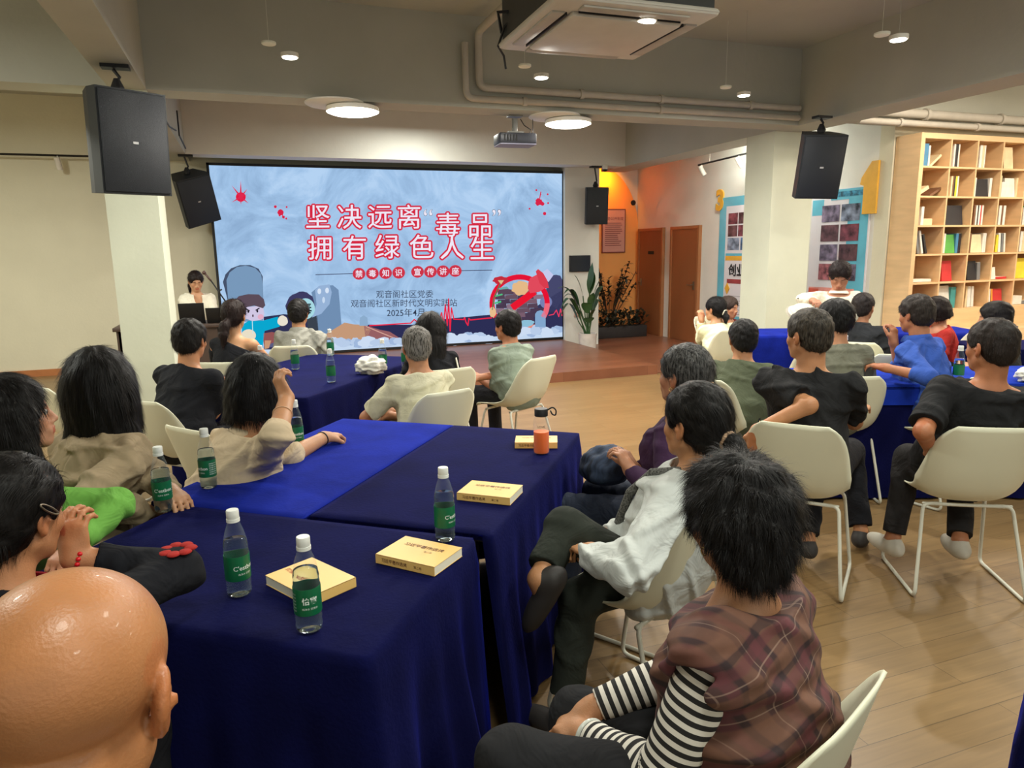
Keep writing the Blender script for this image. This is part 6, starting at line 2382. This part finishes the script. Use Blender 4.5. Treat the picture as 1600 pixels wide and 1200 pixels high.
I = person('blacktee', 'heavy set person in black tee with arm hooked over the chair back', (1262, 525, 3.42), -50, -2, hp=4, vox=.006, skin=(202, 150, 112), build=1.10, belly=.12, fat=1.05, g=1.03,
           hair=dict(style='short', t=.007, col=(44, 38, 32), grey=.05, gcol=(80, 72, 62), n=6000, sl=.018, wd=.0013), top=dict(kind='tee', mat=blk2, loose=.013, sleeve=.82, fold=.006, hem=-.1),
           arms={'L': ((1183, 672, -.10), (1232, 640, -.12), .7, (-.1, .05, -1.0)), 'R': ((1345, 640, .35), (1335, 640, .1), .5)}, cap_fo=.06, pants=(28, 28, 32), pelvis=(2.47, 2.64),
           legs={'L': ((1275, 700, .42), (1262, 845, .20), -20), 'R': ((1330, 705, .5), (1345, 830, .4), 10)})
bracelet(I, -1, goldm, r=.031, th=.004, t=.88, name='watch')
chair(2.47, 2.66, math.radians(50), 'cream shell chair with the black tee person, seen from behind')
I = person('greytee', 'person in grey olive tee with full black hair behind the black tee person', (1303, 500, 4.6), -62, -20, hp=5, vox=.008, skin=(198, 150, 120), hair=dict(style='short', t=.016, col=(20, 18, 18), n=3000, sl=.03, wd=.0018),
           top=dict(kind='tee', mat=greyt, loose=.014, sleeve=.8), cap_fo=.1)
seat(I, 'cream shell chair of the person in the grey olive tee')
I = person('suit', 'person in dark jacket at the back right table, back to camera', (1349, 481, 6.1), 22, 5, hp=4, vox=.008, skin=(186, 138, 112), hair=dict(style='short', t=.007, col=(40, 34, 34), n=2500, sl=.02, wd=.002),
           top=dict(kind='long', mat=suit, loose=.024, fold=.005, collar=(suit, .03)), cap_fo=.1)
seat(I, 'cream shell chair of the person in the dark jacket')
I = person('blue', 'person in blue shirt leaning on the right table', (1430, 492, 4.6), -55, -62, hp=8, vox=.007, skin=(186, 130, 100), hair=dict(style='short', t=.010, col=(48, 40, 36), n=3500, sl=.02, wd=.0018),
           top=dict(kind='long', mat=blue, loose=.020, cuff=.45, fold=.007, collar=(blue, .03)), arms={'L': ((1385, 575, -.15), (1440, 590, -.3), .5), 'R': ((1396, 535, .05), (1400, 590, .1), .8, (.1, .1, 1.0))}, cap_fo=.24)
seat(I, 'cream shell chair of the person in the blue shirt')
I = person('red', 'person in red top half hidden behind the blue shirt person', (1462, 487, 6.4), -118, -110, hp=20, sex='f', vox=.009, skin=(206, 150, 124), hair=dict(style='bob', t=.012, col=(30, 22, 22), len=.06, w=.09, n=1500, sl=.03, wd=.002),
           top=dict(kind='long', mat=redc, loose=.012), cap_fo=.12)
seat(I, 'cream shell chair of the person in red')
I = person('farblack', 'person with short black hair behind the far right person', (1553, 498, 5.4), -85, -80, hp=6, vox=.009, skin=(204, 156, 128), hair=dict(style='short', t=.012, col=(26, 22, 22), n=1800, sl=.025, wd=.002),
           top=dict(kind='tee', mat=suit, loose=.012), cap_fo=.1)
seat(I, 'cream shell chair of the person behind the far right person')
I = person('farright', 'person in black tee on the far right with short cropped hair', (1547, 543, 3.2), -50, -24, hp=4, vox=.006, skin=(190, 132, 98), build=1.12, g=1.02,
           hair=dict(style='short', t=.006, col=(40, 32, 28), grey=0, gcol=(90, 78, 68), n=6000, sl=.012, lift=.15, wd=.0012), top=dict(kind='tee', mat=blk2, loose=.022, sleeve=.85, fold=.006, hem=-.1),
           arms={'L': ((1455, 705, .1), (1440, 700, -.05), .8), 'R': 'lap'}, pants=(40, 38, 38), shoes=(196, 190, 176), cap_fo=.08, pelvis=(3.13, 2.36),
           legs={'L': ((1420, 715, .35), (1395, 842, .35), -20), 'R': ((1500, 720, .45), (1500, 845, .25), 0)})
chair(3.12, 2.34, math.radians(30), 'cream shell chair at the far right, seen fully from behind')
# --- standing woman
I = person('standing', 'standing person in white track jacket with black sleeve stripes, bending over', (1312, 432, 6.3), 178, 172, hp=34, sex='f', vox=.007, skin=(190, 138, 116), stand=True, zp=.86,
           hair=dict(style='pony', t=.012, col=(30, 20, 20), n=2500, sl=.04, wd=.002, tail=[(0, -.105, .03, .03), (0, -.13, .03, .03)]),
           top=dict(name='track_jacket', kind='long', mat=offw, loose=.018, cuff=.9, collar=(offw, .015)), arms={'R': ((1270, 470, -.25), (1250, 470, -.1), .6), 'L': ((1318, 500, -.25), (1345, 470, 0), .6)}, pants=(50, 50, 56), cap_fo=.05, shw=.14)
for q in (1, -1):
    el, hand = I['J'][q][:2]
    for k in (-1, 0, 1):
        mb = MB()
        off = vn(np.cross(el - I['sh'][q], I['bf'])) * .028 * k
        outw = vn(I['br'] * q + ZU * .35) * .0
        nout = vn(I['br'] * q * 1.0 + ZU * .3 + I['bf'] * .4)
        P_ = [tuple(I['sh'][q] + nout * .075 + I['bf'] * .025 * k), tuple((I['sh'][q] + el) / 2 + nout * .070 + I['bf'] * .025 * k), tuple(el + nout * .064 + I['bf'] * .025 * k)]
        mb.tube(P_, .006, 6)
        mb.build('sleeve_stripe', blackm, I['root'], smooth=True)
# striped cap she holds above the table
p = dep(1256, 492, 5.95)
o = MB().lathe([(0.001, .0), (.12, .0), (.15, -.005), (.12, .014), (.10, .05), (.05, .085), (.001, .09)], 24).build('sun_hat', mat('hat_stripes', (206, 200, 186), .8, noise=.5, nscale=10, stretch=(.2, .2, 9)), None, smooth=True)
o.location = tuple(p); o.rotation_euler = (.5, -.2, .3)
tag(o, 'pale striped hat held by the standing person', 'hat')
# blue striped bag in the lap of the person in purple
I = PEOPLE['purple']
p = I['pv'] + I['bf'] * .30 + ZU * .08
crumple('cloth_bag', (p[0], p[1], .61), (.12, .10, .09), mat('bag_blue_stripe', (50, 62, 84), .8, noise=.9, nscale=6, stretch=(1, 9, 1)), 'dark blue striped bag on the lap of the person in purple', 'bag', 3, amp=.15)
# empty chairs at the back right
chair(4.35, 4.72, 0.25, 'empty cream shell chair back between the olive and black tee people')
chair(4.55, 4.10, 0.5, 'cream shell chair back under the dark jacket person shoulder')
chair(6.3, 6.0, 2.9, 'empty pale shell chair far behind the back right table')

# ------------------------------------------------------------------ base tidy up
bpy.context.view_layer.update()
